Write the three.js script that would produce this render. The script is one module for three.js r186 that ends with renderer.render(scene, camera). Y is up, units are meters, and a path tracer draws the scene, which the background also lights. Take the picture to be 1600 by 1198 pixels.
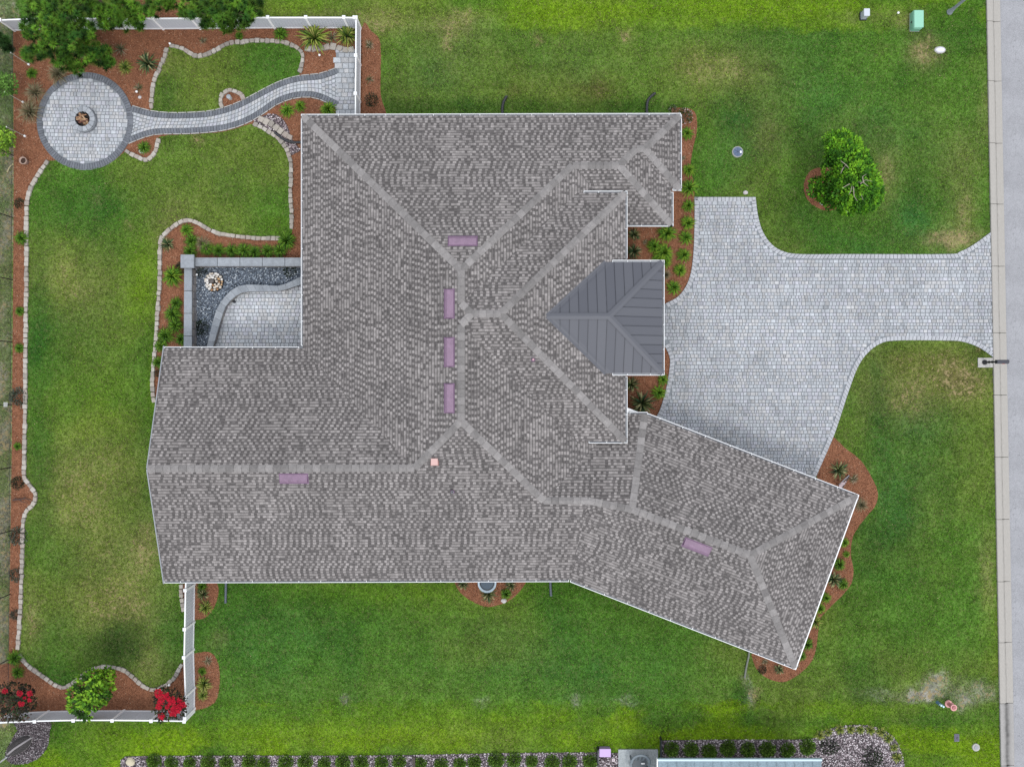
import * as THREE from 'three';
import { mergeGeometries } from 'three/addons/utils/BufferGeometryUtils.js';
import { RoundedBoxGeometry } from 'three/addons/geometries/RoundedBoxGeometry.js';

// ---------------------------------------------------------------- camera, sky, sun, exposure
const H = 43, F = 1257;                       // drone height in metres; focal length in pixels of the 1600 x 1198 photograph
const scene = new THREE.Scene();
const camera = new THREE.PerspectiveCamera(2 * Math.atan(599 / F) * 180 / Math.PI, 1024 / 766, 0.5, 900);
camera.position.set(0, H, 0); camera.up.set(0, 0, -1); camera.lookAt(0, 0, 0);
const renderer = new THREE.WebGLRenderer({ antialias: true });
renderer.setSize(1024, 766);
renderer.toneMapping = THREE.LinearToneMapping;
renderer.toneMappingExposure = 1.72;
renderer.shadowMap.enabled = true;
{ // overcast sky: bright grey, a little brighter high up and towards the veiled sun
  const w = 256, h = 128, d = new Float32Array(w * h * 4);
  const s = new THREE.Vector3(0.22, 0.86, 0.46).normalize();
  for (let y = 0; y < h; y++) for (let x = 0; x < w; x++) {
    const el = ((y + .5) / h - .5) * Math.PI, az = ((x + .5) / w - .5) * 2 * Math.PI;
    const v = new THREE.Vector3(Math.cos(el) * Math.cos(az), Math.sin(el), Math.cos(el) * Math.sin(az));
    const up = Math.max(0, v.y), k = .62 + .42 * up + .3 * Math.pow(Math.max(0, v.dot(s)), 6);
    const c = Math.sin(az * 3 + el * 5) * Math.cos(el * 9 + az * 2) * .05 + Math.sin(az * 7 - el * 11) * .03;
    const o = (y * w + x) * 4, g = k + c;
    d[o] = g * .96; d[o + 1] = g * .995; d[o + 2] = g * 1.07; d[o + 3] = 1;
    if (v.y < 0) { d[o] = d[o + 1] = d[o + 2] = .3; }
  }
  const t = new THREE.DataTexture(d, w, h, THREE.RGBAFormat, THREE.FloatType);
  t.mapping = THREE.EquirectangularReflectionMapping; t.magFilter = t.minFilter = THREE.LinearFilter; t.needsUpdate = true;
  scene.background = t; scene.environment = t;
}
const sun = new THREE.DirectionalLight(new THREE.Color(1, .955, .88), .85);
sun.position.set(16, 62, 33); sun.target.position.set(0, 0, 0); sun.castShadow = true; sun.shadow.radius = 28;
sun.shadow.mapSize.set(2048, 2048);
Object.assign(sun.shadow.camera, { left: -40, right: 40, top: 40, bottom: -40, near: 1, far: 160 });
scene.add(sun, sun.target);

// ---------------------------------------------------------------- helpers
const rngOf = (a) => () => { a |= 0; a = a + 0x6D2B79F5 | 0; let t = Math.imul(a ^ a >>> 15, 1 | a); t = t + Math.imul(t ^ t >>> 7, 61 | t) ^ t; return ((t ^ t >>> 14) >>> 0) / 4294967296; };
const R = rngOf(20240607), rr = (a, b) => a + (b - a) * R();
const hash = (x, y, s = 0) => { let h = Math.imul(x | 0, 374761393) ^ Math.imul(y | 0, 668265263) ^ Math.imul(s | 0, 974711); h = Math.imul(h ^ h >>> 13, 1274126177); h ^= h >>> 16; h = Math.imul(h, 2246822519); return ((h ^ h >>> 15) >>> 0) / 4294967296; };
const vnoise = (x, y, s = 0) => { const i = Math.floor(x), j = Math.floor(y), f = x - i, g = y - j, u = f * f * (3 - 2 * f), v = g * g * (3 - 2 * g); const a = hash(i, j, s), b = hash(i + 1, j, s), c = hash(i, j + 1, s), d = hash(i + 1, j + 1, s); return a + (b - a) * u + (c - a) * v + (a - b - c + d) * u * v; };
const fbm = (x, y, n = 4, s = 0) => { let a = 0, w = .5, t = 0; for (let i = 0; i < n; i++) { a += w * vnoise(x, y, s + i * 17); t += w; w *= .5; x = x * 2.03 + 11.3; y = y * 2.03 + 7.7; } return a / t; };
const clamp = (x, a = 0, b = 1) => Math.min(b, Math.max(a, x)), mix = (a, b, t) => a + (b - a) * t;
const mix3 = (a, b, t) => [mix(a[0], b[0], t), mix(a[1], b[1], t), mix(a[2], b[2], t)];
const smooth = (a, b, x) => { const t = clamp((x - a) / (b - a)); return t * t * (3 - 2 * t); };
const X = (px, h = 0) => (px - 800) * (H - h) / F, Z = (py, h = 0) => (py - 599) * (H - h) / F;   // survey of the photograph: where a point of height h stands
const W = (px, py, h = 0) => [X(px, h), Z(py, h)];
const PX = (x, h = 0) => 800 + x * F / (H - h), PY = (z, h = 0) => 599 + z * F / (H - h);

const used = new Map();
function numbered(n) { const k = used.get(n) ?? 0; used.set(n, k + 1); return k ? n + '_' + String(k).padStart(3, '0') : n; }
function tag(o, label, category, group, kind) { if (label) o.userData.label = label; if (category) o.userData.category = category; if (group) o.userData.group = group; if (kind) o.userData.kind = kind; return o; }
function shade(o) { o.traverse((m) => { if (m.isMesh) { m.castShadow = true; m.receiveShadow = true; } }); return o; }
function thing(name, label, category, pos = [0, 0, 0], turn = 0, group) { const o = new THREE.Group(); o.name = numbered(name); o.position.set(...pos); o.rotation.y = turn; tag(o, label, category, group); scene.add(o); return o; }
function mesh(name, g, m, parent) { const o = new THREE.Mesh(g, m); o.name = parent ? name : numbered(name); o.castShadow = o.receiveShadow = true; (parent ?? scene).add(o); return o; }
function solo(name, g, m, label, category, pos, group) { const o = mesh(name, g, m); if (pos) o.position.set(...pos); return tag(o, label, category, group); }
function struct(name, g, m, label) { const o = mesh(name, g, m); o.userData.kind = 'structure'; if (label) o.userData.label = label; return o; }

// collects triangles, flat shaded, with an optional colour for each
class MB {
  constructor() { this.p = []; this.c = []; }
  tri(a, b, c, col) { this.p.push(...a, ...b, ...c); if (col) for (let i = 0; i < 3; i++) this.c.push(...col); return this; }
  tri3(a, b, c, ca, cb, cc) { this.p.push(...a, ...b, ...c); this.c.push(...ca, ...cb, ...cc); return this; }
  quad(a, b, c, d, col) { this.tri(a, b, c, col); this.tri(a, c, d, col); return this; }
  fan(v, col) { for (let i = 1; i + 1 < v.length; i++) this.tri(v[0], v[i], v[i + 1], col); return this; }
  box(x0, x1, y0, y1, z0, z1, col) { return this.prism([[x0, z0], [x0, z1], [x1, z1], [x1, z0]], y0, y1, col); }
  // vertical prism over a convex outline [[x, z]...], top height may be a function
  prism(poly, y0, y1, col, bottom = false) {
    const T = (q) => [q[0], typeof y1 === 'function' ? y1(q[0], q[1]) : y1, q[1]], B = (q) => [q[0], typeof y0 === 'function' ? y0(q[0], q[1]) : y0, q[1]];
    const v = area(poly) > 0 ? [...poly].reverse() : poly;
    this.fan(v.map(T), col);
    for (let i = 0; i < v.length; i++) { const a = v[i], b = v[(i + 1) % v.length]; this.quad(T(a), B(a), B(b), T(b), col); }
    if (bottom) this.fan([...v].reverse().map(B), col);
    return this;
  }
  // a bar with rectangular section between two points
  bar(a, b, w, h, col, up = [0, 1, 0]) {
    const A = new THREE.Vector3(...a), Bv = new THREE.Vector3(...b), d = Bv.clone().sub(A).normalize(), U0 = new THREE.Vector3(...up);
    if (Math.abs(d.dot(U0)) > .98) U0.set(1, 0, 0);
    const s = d.clone().cross(U0).normalize().multiplyScalar(w / 2), u = s.clone().cross(d).normalize().multiplyScalar(h / 2);
    const q = (o, i, j) => o.clone().addScaledVector(s, i).addScaledVector(u, j).toArray(), e = [[-1, -1], [1, -1], [1, 1], [-1, 1]];
    for (let k = 0; k < 4; k++) { const [i, j] = e[k], [m, n] = e[(k + 1) % 4]; this.quad(q(A, i, j), q(A, m, n), q(Bv, m, n), q(Bv, i, j), col); }
    this.quad(q(A, -1, -1), q(A, -1, 1), q(A, 1, 1), q(A, 1, -1), col); this.quad(q(Bv, -1, -1), q(Bv, 1, -1), q(Bv, 1, 1), q(Bv, -1, 1), col);
    return this;
  }
  // a tapered round limb through points
  limb(pts, r0, r1, seg = 6, col) {
    const n = pts.length, rings = [];
    for (let i = 0; i < n; i++) {
      const a = new THREE.Vector3(...pts[Math.max(0, i - 1)]), b = new THREE.Vector3(...pts[Math.min(n - 1, i + 1)]), d = b.sub(a).normalize();
      const s = new THREE.Vector3(0, 1, 0).cross(d); if (s.length() < .05) s.set(1, 0, 0); s.normalize(); const u = d.clone().cross(s), r = mix(r0, r1, i / (n - 1)), ring = [];
      for (let k = 0; k < seg; k++) { const t = k / seg * 2 * Math.PI; ring.push([pts[i][0] + (s.x * Math.cos(t) + u.x * Math.sin(t)) * r, pts[i][1] + (s.y * Math.cos(t) + u.y * Math.sin(t)) * r, pts[i][2] + (s.z * Math.cos(t) + u.z * Math.sin(t)) * r]); }
      rings.push(ring);
    }
    for (let i = 0; i + 1 < n; i++) for (let k = 0; k < seg; k++) this.quad(rings[i][k], rings[i][(k + 1) % seg], rings[i + 1][(k + 1) % seg], rings[i + 1][k], col);
    this.fan([...rings[0]].reverse(), col); this.fan(rings[n - 1], col);
    return this;
  }
  geo(off) {
    const g = new THREE.BufferGeometry(), p = new Float32Array(this.p);
    if (off) for (let i = 0; i < p.length; i += 3) { p[i] -= off[0]; p[i + 1] -= off[1]; p[i + 2] -= off[2]; }
    g.setAttribute('position', new THREE.BufferAttribute(p, 3));
    if (this.c.length) g.setAttribute('color', new THREE.BufferAttribute(new Float32Array(this.c), 3));
    const uv = new Float32Array(p.length / 3 * 2); for (let i = 0; i < uv.length / 2; i++) { uv[i * 2] = p[i * 3] + p[i * 3 + 1] * .7; uv[i * 2 + 1] = p[i * 3 + 2] + p[i * 3 + 1] * .7; }
    g.setAttribute('uv', new THREE.BufferAttribute(uv, 2));
    g.computeVertexNormals(); return g;
  }
}
function area(p) { let s = 0; for (let i = 0; i < p.length; i++) { const a = p[i], b = p[(i + 1) % p.length]; s += a[0] * b[1] - b[0] * a[1]; } return s / 2; }
function inside(poly, x, y) { let c = false; for (let i = 0, j = poly.length - 1; i < poly.length; j = i++) { const a = poly[i], b = poly[j]; if ((a[1] > y) !== (b[1] > y) && x < (b[0] - a[0]) * (y - a[1]) / (b[1] - a[1]) + a[0]) c = !c; } return c; }
// keeps the part of a convex polygon where a x + b z + c >= 0
function clipTo(poly, a, b, c) {
  const out = [], n = poly.length;
  for (let i = 0; i < n; i++) { const p = poly[i], q = poly[(i + 1) % n], u = a * p[0] + b * p[1] + c, v = a * q[0] + b * q[1] + c; if (u >= 0) out.push(p); if ((u > 0 && v < 0) || (u < 0 && v > 0)) { const t = u / (u - v); out.push([mix(p[0], q[0], t), mix(p[1], q[1], t)]); } }
  return out;
}
function spline(pts, closed = false, per = 6, tension = .5) { // pts are flat pixel pairs or [[x, y]...]
  const P = Array.isArray(pts[0]) ? pts : pairs(pts), n = P.length, out = [];
  const at = (i) => closed ? P[(i + n) % n] : P[clamp(i, 0, n - 1)];
  for (let i = 0; i < (closed ? n : n - 1); i++) { const a = at(i - 1), b = at(i), c = at(i + 1), d = at(i + 2);
    for (let k = 0; k < per; k++) { const t = k / per, t2 = t * t, t3 = t2 * t, m = (s) => { const m1 = (c[s] - a[s]) * tension, m2 = (d[s] - b[s]) * tension; return (2 * t3 - 3 * t2 + 1) * b[s] + (t3 - 2 * t2 + t) * m1 + (-2 * t3 + 3 * t2) * c[s] + (t3 - t2) * m2; }; out.push([m(0), m(1)]); } }
  if (!closed) out.push(P[n - 1]);
  return out;
}
function pairs(a) { const o = []; for (let i = 0; i < a.length; i += 2) o.push([a[i], a[i + 1]]); return o; }
const toW = (pts, h = 0) => pts.map(([x, y]) => W(x, y, h));
function resample(pts, step) { // world points at equal distances
  const L = [0]; for (let i = 1; i < pts.length; i++) L.push(L[i - 1] + Math.hypot(pts[i][0] - pts[i - 1][0], pts[i][1] - pts[i - 1][1]));
  const n = Math.max(1, Math.round(L.at(-1) / step)), out = []; let j = 0;
  for (let i = 0; i <= n; i++) { const d = L.at(-1) * i / n; while (j < L.length - 2 && L[j + 1] < d) j++; const t = (d - L[j]) / (L[j + 1] - L[j] || 1); out.push([mix(pts[j][0], pts[j + 1][0], t), mix(pts[j][1], pts[j + 1][1], t)]); }
  return out;
}
function sheet(poly, y, uvScale) { // a flat sheet over an outline in metres, uv in metres or as given
  const s = new THREE.Shape(poly.map(([x, z]) => new THREE.Vector2(x, -z))), g = new THREE.ShapeGeometry(s);
  g.rotateX(-Math.PI / 2); g.translate(0, y, 0);
  if (uvScale) { const p = g.attributes.position, uv = g.attributes.uv; for (let i = 0; i < p.count; i++) uv.setXY(i, ...uvScale(p.getX(i), p.getZ(i))); }
  return g;
}
function slab(poly, y0, y1) { // a sheet with sides
  const s = new THREE.Shape(poly.map(([x, z]) => new THREE.Vector2(x, -z))), g = new THREE.ExtrudeGeometry(s, { depth: y1 - y0, bevelEnabled: false });
  g.rotateX(-Math.PI / 2); g.translate(0, y0, 0); return g;
}
function tex(n, f, srgb = false, m = n) { // f(u, v, i, j) -> [r, g, b] linear (0..1) or a number
  const d = new Uint8Array(n * m * 4);
  for (let j = 0; j < m; j++) for (let i = 0; i < n; i++) { let c = f(i / n, j / m, i, j); if (typeof c === 'number') c = [c, c, c]; const o = (j * n + i) * 4; for (let k = 0; k < 3; k++) { const v = clamp(c[k]); d[o + k] = 255 * (srgb ? (v <= .0031308 ? 12.92 * v : 1.055 * Math.pow(v, 1 / 2.4) - .055) : v); } d[o + 3] = 255; }
  const t = new THREE.DataTexture(d, n, m, THREE.RGBAFormat); t.wrapS = t.wrapT = THREE.RepeatWrapping; t.magFilter = THREE.LinearFilter; t.minFilter = THREE.LinearFilter; if (srgb) t.colorSpace = THREE.SRGBColorSpace; t.needsUpdate = true; return t;
}
const tn = (u, v, f, n, s) => { // noise that tiles
  let a = 0, w = .5, t = 0; for (let k = 0; k < n; k++) { const i = Math.floor(u * f), j = Math.floor(v * f), x = u * f - i, y = v * f - j, p = x * x * (3 - 2 * x), q = y * y * (3 - 2 * y), h = (m, o) => hash((m % f + f) % f, (o % f + f) % f, s + k);
    a += w * mix(mix(h(i, j), h(i + 1, j), p), mix(h(i, j + 1), h(i + 1, j + 1), p), q); t += w; w *= .6; f *= 2; } return a / t; };
const std = (o) => new THREE.MeshStandardMaterial({ roughness: .85, ...o });
const dry = (o) => new THREE.MeshPhysicalMaterial({ roughness: .95, specularIntensity: .18, ...o });   // matt, fibrous or dusty: hardly any sheen
const col = (r, g, b) => new THREE.Color().setRGB(r, g, b);
function rep(t, r) { const c = t.clone(); c.repeat.set(r, r); c.needsUpdate = true; return c; }

// shared fine textures: 1 is the plain colour of the material
const grainT = tex(512, (u, v) => .62 + .5 * (tn(u, v, 64, 3, 5) - .25) + .22 * (tn(u, v, 6, 3, 9) - .5), false);
const grainB = tex(512, (u, v) => tn(u, v, 96, 3, 31));
const M = {
  white: std({ color: col(.62, .63, .64), roughness: .45 }),
  gutter: std({ color: col(.56, .57, .58), roughness: .4 }),
  gutterIn: std({ color: col(.2, .21, .23), roughness: .6 }),
  vinyl: std({ color: col(.44, .46, .5), roughness: .55 }),
  vinylPost: std({ color: col(.74, .74, .75), roughness: .45 }),
  black: std({ color: col(.012, .013, .016), roughness: .5 }),
  darkMetal: std({ color: col(.03, .034, .042), roughness: .45, metalness: .3 }),
  stucco: std({ color: col(.5, .47, .42), map: rep(grainT, .5), bumpMap: grainB, bumpScale: .004 }),
  concrete: std({ color: col(.4, .39, .37), map: rep(grainT, .4), bumpMap: grainB, bumpScale: .003 }),
  wallCap: std({ color: col(.25, .275, .305), map: rep(grainT, .8), bumpMap: grainB, bumpScale: .004 }),
  vcol: std({ vertexColors: true, roughness: .9 }),
  vcolRough: dry({ vertexColors: true, roughness: .95, map: rep(grainT, .6), bumpMap: rep(grainB, 1), bumpScale: .004 }),
  leaf: dry({ vertexColors: true, specularIntensity: .25, roughness: .65, side: THREE.DoubleSide }),
  petal: dry({ vertexColors: true, roughness: .7, side: THREE.DoubleSide }),
};

// ---------------------------------------------------------------- outlines surveyed from the photograph (pixel pairs, height 0)
const O = {};
O.lawnIsland = spline([236, 173, 237, 150, 241, 128, 252, 102, 262, 76, 269, 71, 285, 76, 300, 86, 315, 88, 335, 81, 355, 69, 380, 66, 410, 64, 440, 66, 460, 73, 471, 82, 473, 95, 468, 116, 455, 123, 430, 134, 405, 149, 385, 159, 379, 150, 370, 144, 358, 141, 348, 147, 344, 158, 347, 170, 330, 175, 290, 177, 260, 177], true, 3);
O.backLawn = [...spline([75, 252, 56, 280, 46, 300, 42, 330, 42, 400, 41, 500, 40, 600, 39, 700, 38, 743, 46, 757, 55, 768, 56, 778, 50, 790, 40, 800, 36, 830, 35, 880, 33, 940, 30, 990, 28, 1014, 32, 1028, 40, 1036, 60, 1051, 82, 1066, 98, 1074, 110, 1069, 125, 1058, 145, 1045, 165, 1041, 190, 1045, 205, 1055, 225, 1072, 245, 1077, 262, 1068, 275, 1055, 285, 1035], false, 3),
  [290, 1030], [290, 955], ...spline([286, 955, 282, 935, 281, 912], false, 3), [281, 860], [268, 850], [268, 620],
  ...spline([238, 620, 239, 590, 241, 560, 244, 530, 247, 480, 250, 440, 250, 400, 252, 373, 262, 362, 280, 348, 300, 345, 330, 360, 352, 367, 400, 372, 440, 373, 455, 368, 456, 340, 454, 300, 455, 262, 452, 243, 440, 222, 420, 206, 394, 194], false, 3),
  ...spline([390, 194, 350, 206, 300, 210, 249, 214, 244, 237, 229, 251, 216, 246, 196, 236], false, 3), [180, 250], [133, 262], [92, 250]];
O.mulchBack = pairs([20, 44, 566, 42, 566, 181, 480, 181, 480, 560, 282, 560, 262, 620, 262, 912, 290, 912, 290, 1115, -6, 1118, -6, 1040, 13, 1035, 18, 700, 21, 300]);
O.mulchSide = spline([566, 44, 580, 49, 592, 60, 595, 80, 595, 110, 595, 150, 603, 185, 566, 190], true, 4);
O.mulchFront = [...spline([1050, 168, 1078, 170, 1088, 180, 1089, 205, 1083, 232, 1079, 262, 1084, 285, 1085, 308, 1085, 350, 1083, 400, 1077, 435, 1062, 461, 1040, 474], false, 4), [975, 476], [975, 340], [1030, 300]];
O.mulchPorch = [...spline([1038, 540, 1046, 557, 1046, 576, 1040, 610, 1031, 640, 1022, 656], false, 4), [970, 656], [970, 540]];
O.mulchGarage = [...spline([1276, 742, 1300, 690, 1303, 683, 1320, 699, 1345, 719, 1362, 745, 1372, 770, 1368, 790, 1355, 806, 1341, 824, 1332, 842, 1330, 868, 1334, 890, 1331, 910, 1320, 926, 1300, 946, 1283, 965, 1279, 985, 1276, 1010, 1269, 1032, 1250, 1052, 1226, 1065, 1203, 1061, 1183, 1046, 1174, 1022], false, 4), [1215, 990], [1290, 800]];
O.mulchSouth = [...spline([706, 900, 714, 918, 725, 931, 745, 943, 765, 948, 790, 941, 806, 930, 820, 913, 826, 898], false, 4), [800, 880], [730, 880]];
O.mulchGate = [...spline([336, 905, 341, 918, 340, 933, 333, 951, 320, 965, 303, 969], false, 4), [296, 965], [296, 900]];
O.mulchCorner = [...spline([302, 1021, 325, 1018, 338, 1029, 343, 1050, 342, 1077, 336, 1096, 320, 1106, 302, 1110], false, 4), [296, 1108], [296, 1022]];
O.mulchTree = spline([1262, 272, 1275, 263, 1295, 262, 1315, 270, 1322, 295, 1316, 318, 1298, 329, 1278, 325, 1262, 312, 1256, 292], true, 4);
O.drive = [...spline([1084, 308, 1130, 308, 1181, 308], false, 2), ...spline([1181, 312, 1184, 335, 1191, 360, 1204, 380, 1222, 392, 1250, 397, 1330, 397, 1480, 397, 1500, 393, 1520, 383, 1549, 362], false, 4),
  [1552, 460], ...spline([1553, 559, 1530, 543, 1505, 534, 1480, 532, 1400, 532, 1375, 537, 1355, 552, 1340, 574, 1325, 614, 1312, 654, 1299, 690, 1268, 760], false, 4), [1200, 760], [1000, 680], ...spline([1022, 656, 1031, 640, 1040, 610, 1046, 576, 1046, 557, 1038, 540], false, 4), [1030, 520], [1030, 480],
  ...spline([1040, 474, 1062, 461, 1077, 435, 1083, 400, 1085, 350, 1085, 308], false, 4)];
O.roundPatio = Array.from({ length: 64 }, (_, i) => [133 + 75.5 * Math.cos(i / 32 * Math.PI), 189.5 + 76.5 * Math.sin(i / 32 * Math.PI)]);
const pathTop = spline([206, 166, 235, 174, 262, 177, 290, 177, 330, 174, 365, 164, 392, 151, 420, 136, 445, 125, 470, 119, 500, 116, 526, 107], false, 6);
const pathLow = spline([200, 224, 228, 213, 250, 209, 300, 208, 350, 203, 385, 192, 410, 178, 432, 163, 455, 154, 478, 151, 498, 154, 526, 167], false, 6);
O.path = [...pathTop, ...[...pathLow].reverse()];
O.landing = pairs([525, 80, 557, 80, 557, 182, 525, 182]);
O.pond = pairs([296, 412, 480, 412, 480, 450, 440, 452, 395, 452, 372, 456, 352, 474, 340, 500, 333, 560, 296, 560]);
O.yard = [...spline([480, 444, 440, 451, 410, 453, 380, 454, 362, 464, 350, 478, 344, 494, 338, 514, 326, 560], false, 4), [480, 560]];
O.rockLeft = [...spline([188, 1215, 188, 1190, 195, 1183, 210, 1181, 350, 1180, 570, 1180, 700, 1178, 800, 1176, 933, 1175], false, 3), [934, 1215]];
O.rockPad = pairs([934, 1176, 967, 1176, 967, 1215, 934, 1215]);
O.rockRight = [[1032, 1215], [1032, 1157], ...spline([1040, 1156, 1150, 1155, 1265, 1154, 1280, 1144, 1310, 1135, 1345, 1132, 1375, 1138, 1395, 1150, 1407, 1170, 1414, 1200, 1415, 1215], false, 4)];
O.rockCorner = spline([24, 1126, 76, 1126, 77, 1145, 73, 1168, 57, 1186, 36, 1193, 16, 1192, 8, 1178, 20, 1152, 27, 1140], true, 4);
O.mulchPine = pairs([175, -30, 305, -30, 300, 30, 270, 44, 175, 44]);
O.pad = pairs([966, 1170, 1028, 1170, 1028, 1240, 966, 1240]);
O.swale = [...spline([396, 190, 420, 205, 440, 222, 455, 243], false, 3), ...spline([470, 235, 456, 217, 445, 210, 425, 195, 404, 184], false, 3)];
O.pebbles = spline([408, 183, 428, 178, 442, 187, 450, 200, 452, 212, 440, 205, 424, 194], true, 3);
O.slab = pairs([1528, 559, 1556, 559, 1556, 574, 1528, 574]);
const curbX = (py) => 1541 + 22.5 * py / 1198;           // where lawn and kerb meet

// ---------------------------------------------------------------- ground and lawn
const GR = { mid: [.06, .13, .019], olive: [.118, .142, .032], tan: [.225, .178, .092], deep: [.02, .072, .012], lush: [.11, .185, .008], blue: [.03, .104, .028], darkOlive: [.034, .058, .014], grey: [.235, .22, .2], brown: [.075, .055, .022], sand: [.17, .155, .12] };
// patches of dry, lush, worn and darker turf: x, y, radius across, radius down, amount
const patches = {
  tan: [1425, 630, 34, 26, .75, 1400, 610, 60, 40, .35, 1490, 590, 28, 26, .4, 1500, 600, 70, 30, .25, 1370, 600, 14, 40, .35, 1480, 372, 45, 14, .6, 1505, 340, 18, 50, .32, 1500, 250, 30, 40, .25, 1385, 275, 18, 40, .35, 700, 45, 50, 14, .35, 730, 25, 40, 10, .35, 700, 95, 40, 40, .2, 838, 60, 6, 5, .8, 698, 65, 6, 5, .8, 978, 54, 9, 6, .7, 1445, 80, 22, 20, .55, 1420, 30, 20, 14, .4, 1345, 25, 40, 10, .3, 1150, 110, 60, 30, .25, 1195, 205, 30, 30, .2, 270, 345, 30, 30, .25, 255, 95, 14, 14, .4, 100, 440, 60, 50, .22, 150, 730, 60, 50, .4, 120, 790, 40, 40, .3, 190, 880, 60, 60, .28, 225, 850, 16, 40, .4, 180, 960, 60, 40, .35, 230, 1030, 30, 30, .25, 50, 970, 14, 40, .35, 340, 1000, 14, 14, .3, 1180, 1085, 6, 10, .4, 1545, 900, 12, 60, .3, 1545, 170, 14, 40, .3, 490, 22, 50, 14, .3, 590, 30, 40, 20, .35, 310, 215, 3, 8, .7, 150, 310, 4, 6, .7, 200, 352, 6, 5, .5, 1275, 285, 8, 30, .25, 1100, 105, 40, 20, .25, 1355, 530, 20, 20, .15],
  olive: [800, 130, 200, 60, .5, 1100, 110, 120, 60, .4, 650, 100, 60, 60, .35, 1440, 250, 80, 80, .35, 1440, 600, 100, 60, .6, 150, 760, 90, 120, .65, 150, 930, 90, 80, .5, 130, 430, 90, 60, .5, 210, 300, 60, 30, .2, 330, 130, 70, 30, .35, 280, 90, 30, 20, .5, 1300, 960, 70, 60, .25, 640, 960, 40, 60, .2, 340, 290, 80, 60, .25, 640, 1075, 200, 20, .2, 1180, 180, 60, 60, .3, 700, 1150, 200, 20, .3, 900, 250, 40, 40, .2],
  brown: [1490, 580, 30, 24, .45, 1420, 560, 60, 20, .3, 1360, 610, 14, 40, .3, 925, 137, 30, 16, .6, 800, 140, 14, 10, .3, 1190, 190, 40, 60, .18, 620, 150, 20, 20, .3, 1530, 545, 10, 6, .6, 1510, 600, 20, 20, .3, 1555, 1060, 6, 40, .5],
  deep: [1150, 180, 30, 26, .5, 1290, 240, 26, 30, .35, 1440, 300, 50, 60, .25, 1425, 330, 26, 40, .45, 1240, 340, 50, 40, .4, 1370, 670, 18, 30, .5, 1370, 590, 16, 40, .5, 1390, 770, 60, 160, .35, 1470, 690, 40, 60, .35, 190, 1005, 28, 28, .75, 150, 1012, 40, 26, .3, 90, 1000, 40, 60, .3, 150, 320, 70, 40, .45, 60, 460, 18, 80, .4, 60, 700, 18, 80, .45, 55, 560, 18, 60, .5, 270, 200, 40, 30, .3, 380, 940, 60, 60, .3, 270, 990, 24, 30, .4, 420, 100, 40, 24, .3, 260, 150, 24, 40, .35, 1000, 165, 60, 10, .4, 750, 165, 160, 10, .35, 1400, 1130, 160, 20, .25, 1490, 1095, 50, 24, .3, 560, 960, 140, 40, .25, 240, 650, 16, 60, .45, 60, 1150, 60, 30, .3, 1510, 60, 40, 30, .35, 780, 990, 40, 30, .2, 1400, 850, 40, 60, .2],  // includes the front tree shade, painted into the lawn colour
  blue: [680, 110, 70, 50, .35, 1400, 760, 50, 80, .4, 1280, 160, 80, 60, .35, 1400, 220, 80, 50, .3, 1430, 340, 40, 30, .5, 420, 1010, 100, 70, .35, 870, 1040, 200, 60, .3, 1150, 240, 40, 60, .3, 1440, 660, 50, 30, .3, 900, 100, 60, 40, .25, 1350, 380, 100, 20, .3],
  lush: [850, 20, 60, 20, .6, 940, 20, 100, 22, .55, 1250, 14, 150, 16, .5, 1100, 10, 200, 20, .4, 220, 440, 26, 60, .45, 470, 10, 60, 16, .35, 460, 1150, 160, 26, .5, 860, 1120, 40, 14, .6, 700, 1120, 160, 20, .35, 1000, 1160, 200, 16, .4, 200, 1160, 60, 26, .5, 110, 1180, 60, 20, .35, 1520, 1170, 50, 26, .55, 1330, 1112, 90, 14, .35, 640, 920, 200, 30, .25, 240, 600, 8, 60, .4, 990, 1160, 120, 12, .4, 150, 640, 60, 60, .2, 430, 350, 20, 14, .2, 1560, 1000, 18, 90, .3],
  darkOlive: [192, 1003, 26, 26, .95, 160, 1010, 34, 22, .5, 205, 985, 20, 20, .5],  // very dark olive patch in the lower backyard lawn
  grey: [1447, 1084, 22, 9, .85, 1468, 1058, 9, 7, .9, 1506, 1096, 14, 9, .9, 1425, 1088, 14, 6, .55, 1538, 1082, 20, 12, .55, 1460, 1072, 16, 9, .5, 1380, 1086, 30, 6, .3, 1490, 1075, 30, 12, .3, 901, 1092, 7, 6, .8, 978, 1094, 12, 4, .7, 752, 1096, 8, 4, .5, 540, 1093, 5, 5, .7, 1166, 1062, 3, 12, .6, 1173, 1090, 4, 12, .6],
};
const PL = Object.entries(patches).flatMap(([k, a]) => { const o = []; for (let i = 0; i < a.length; i += 5) o.push([GR[k], a[i], a[i + 1], a[i + 2], a[i + 3], a[i + 4], k]); return o; });
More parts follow.
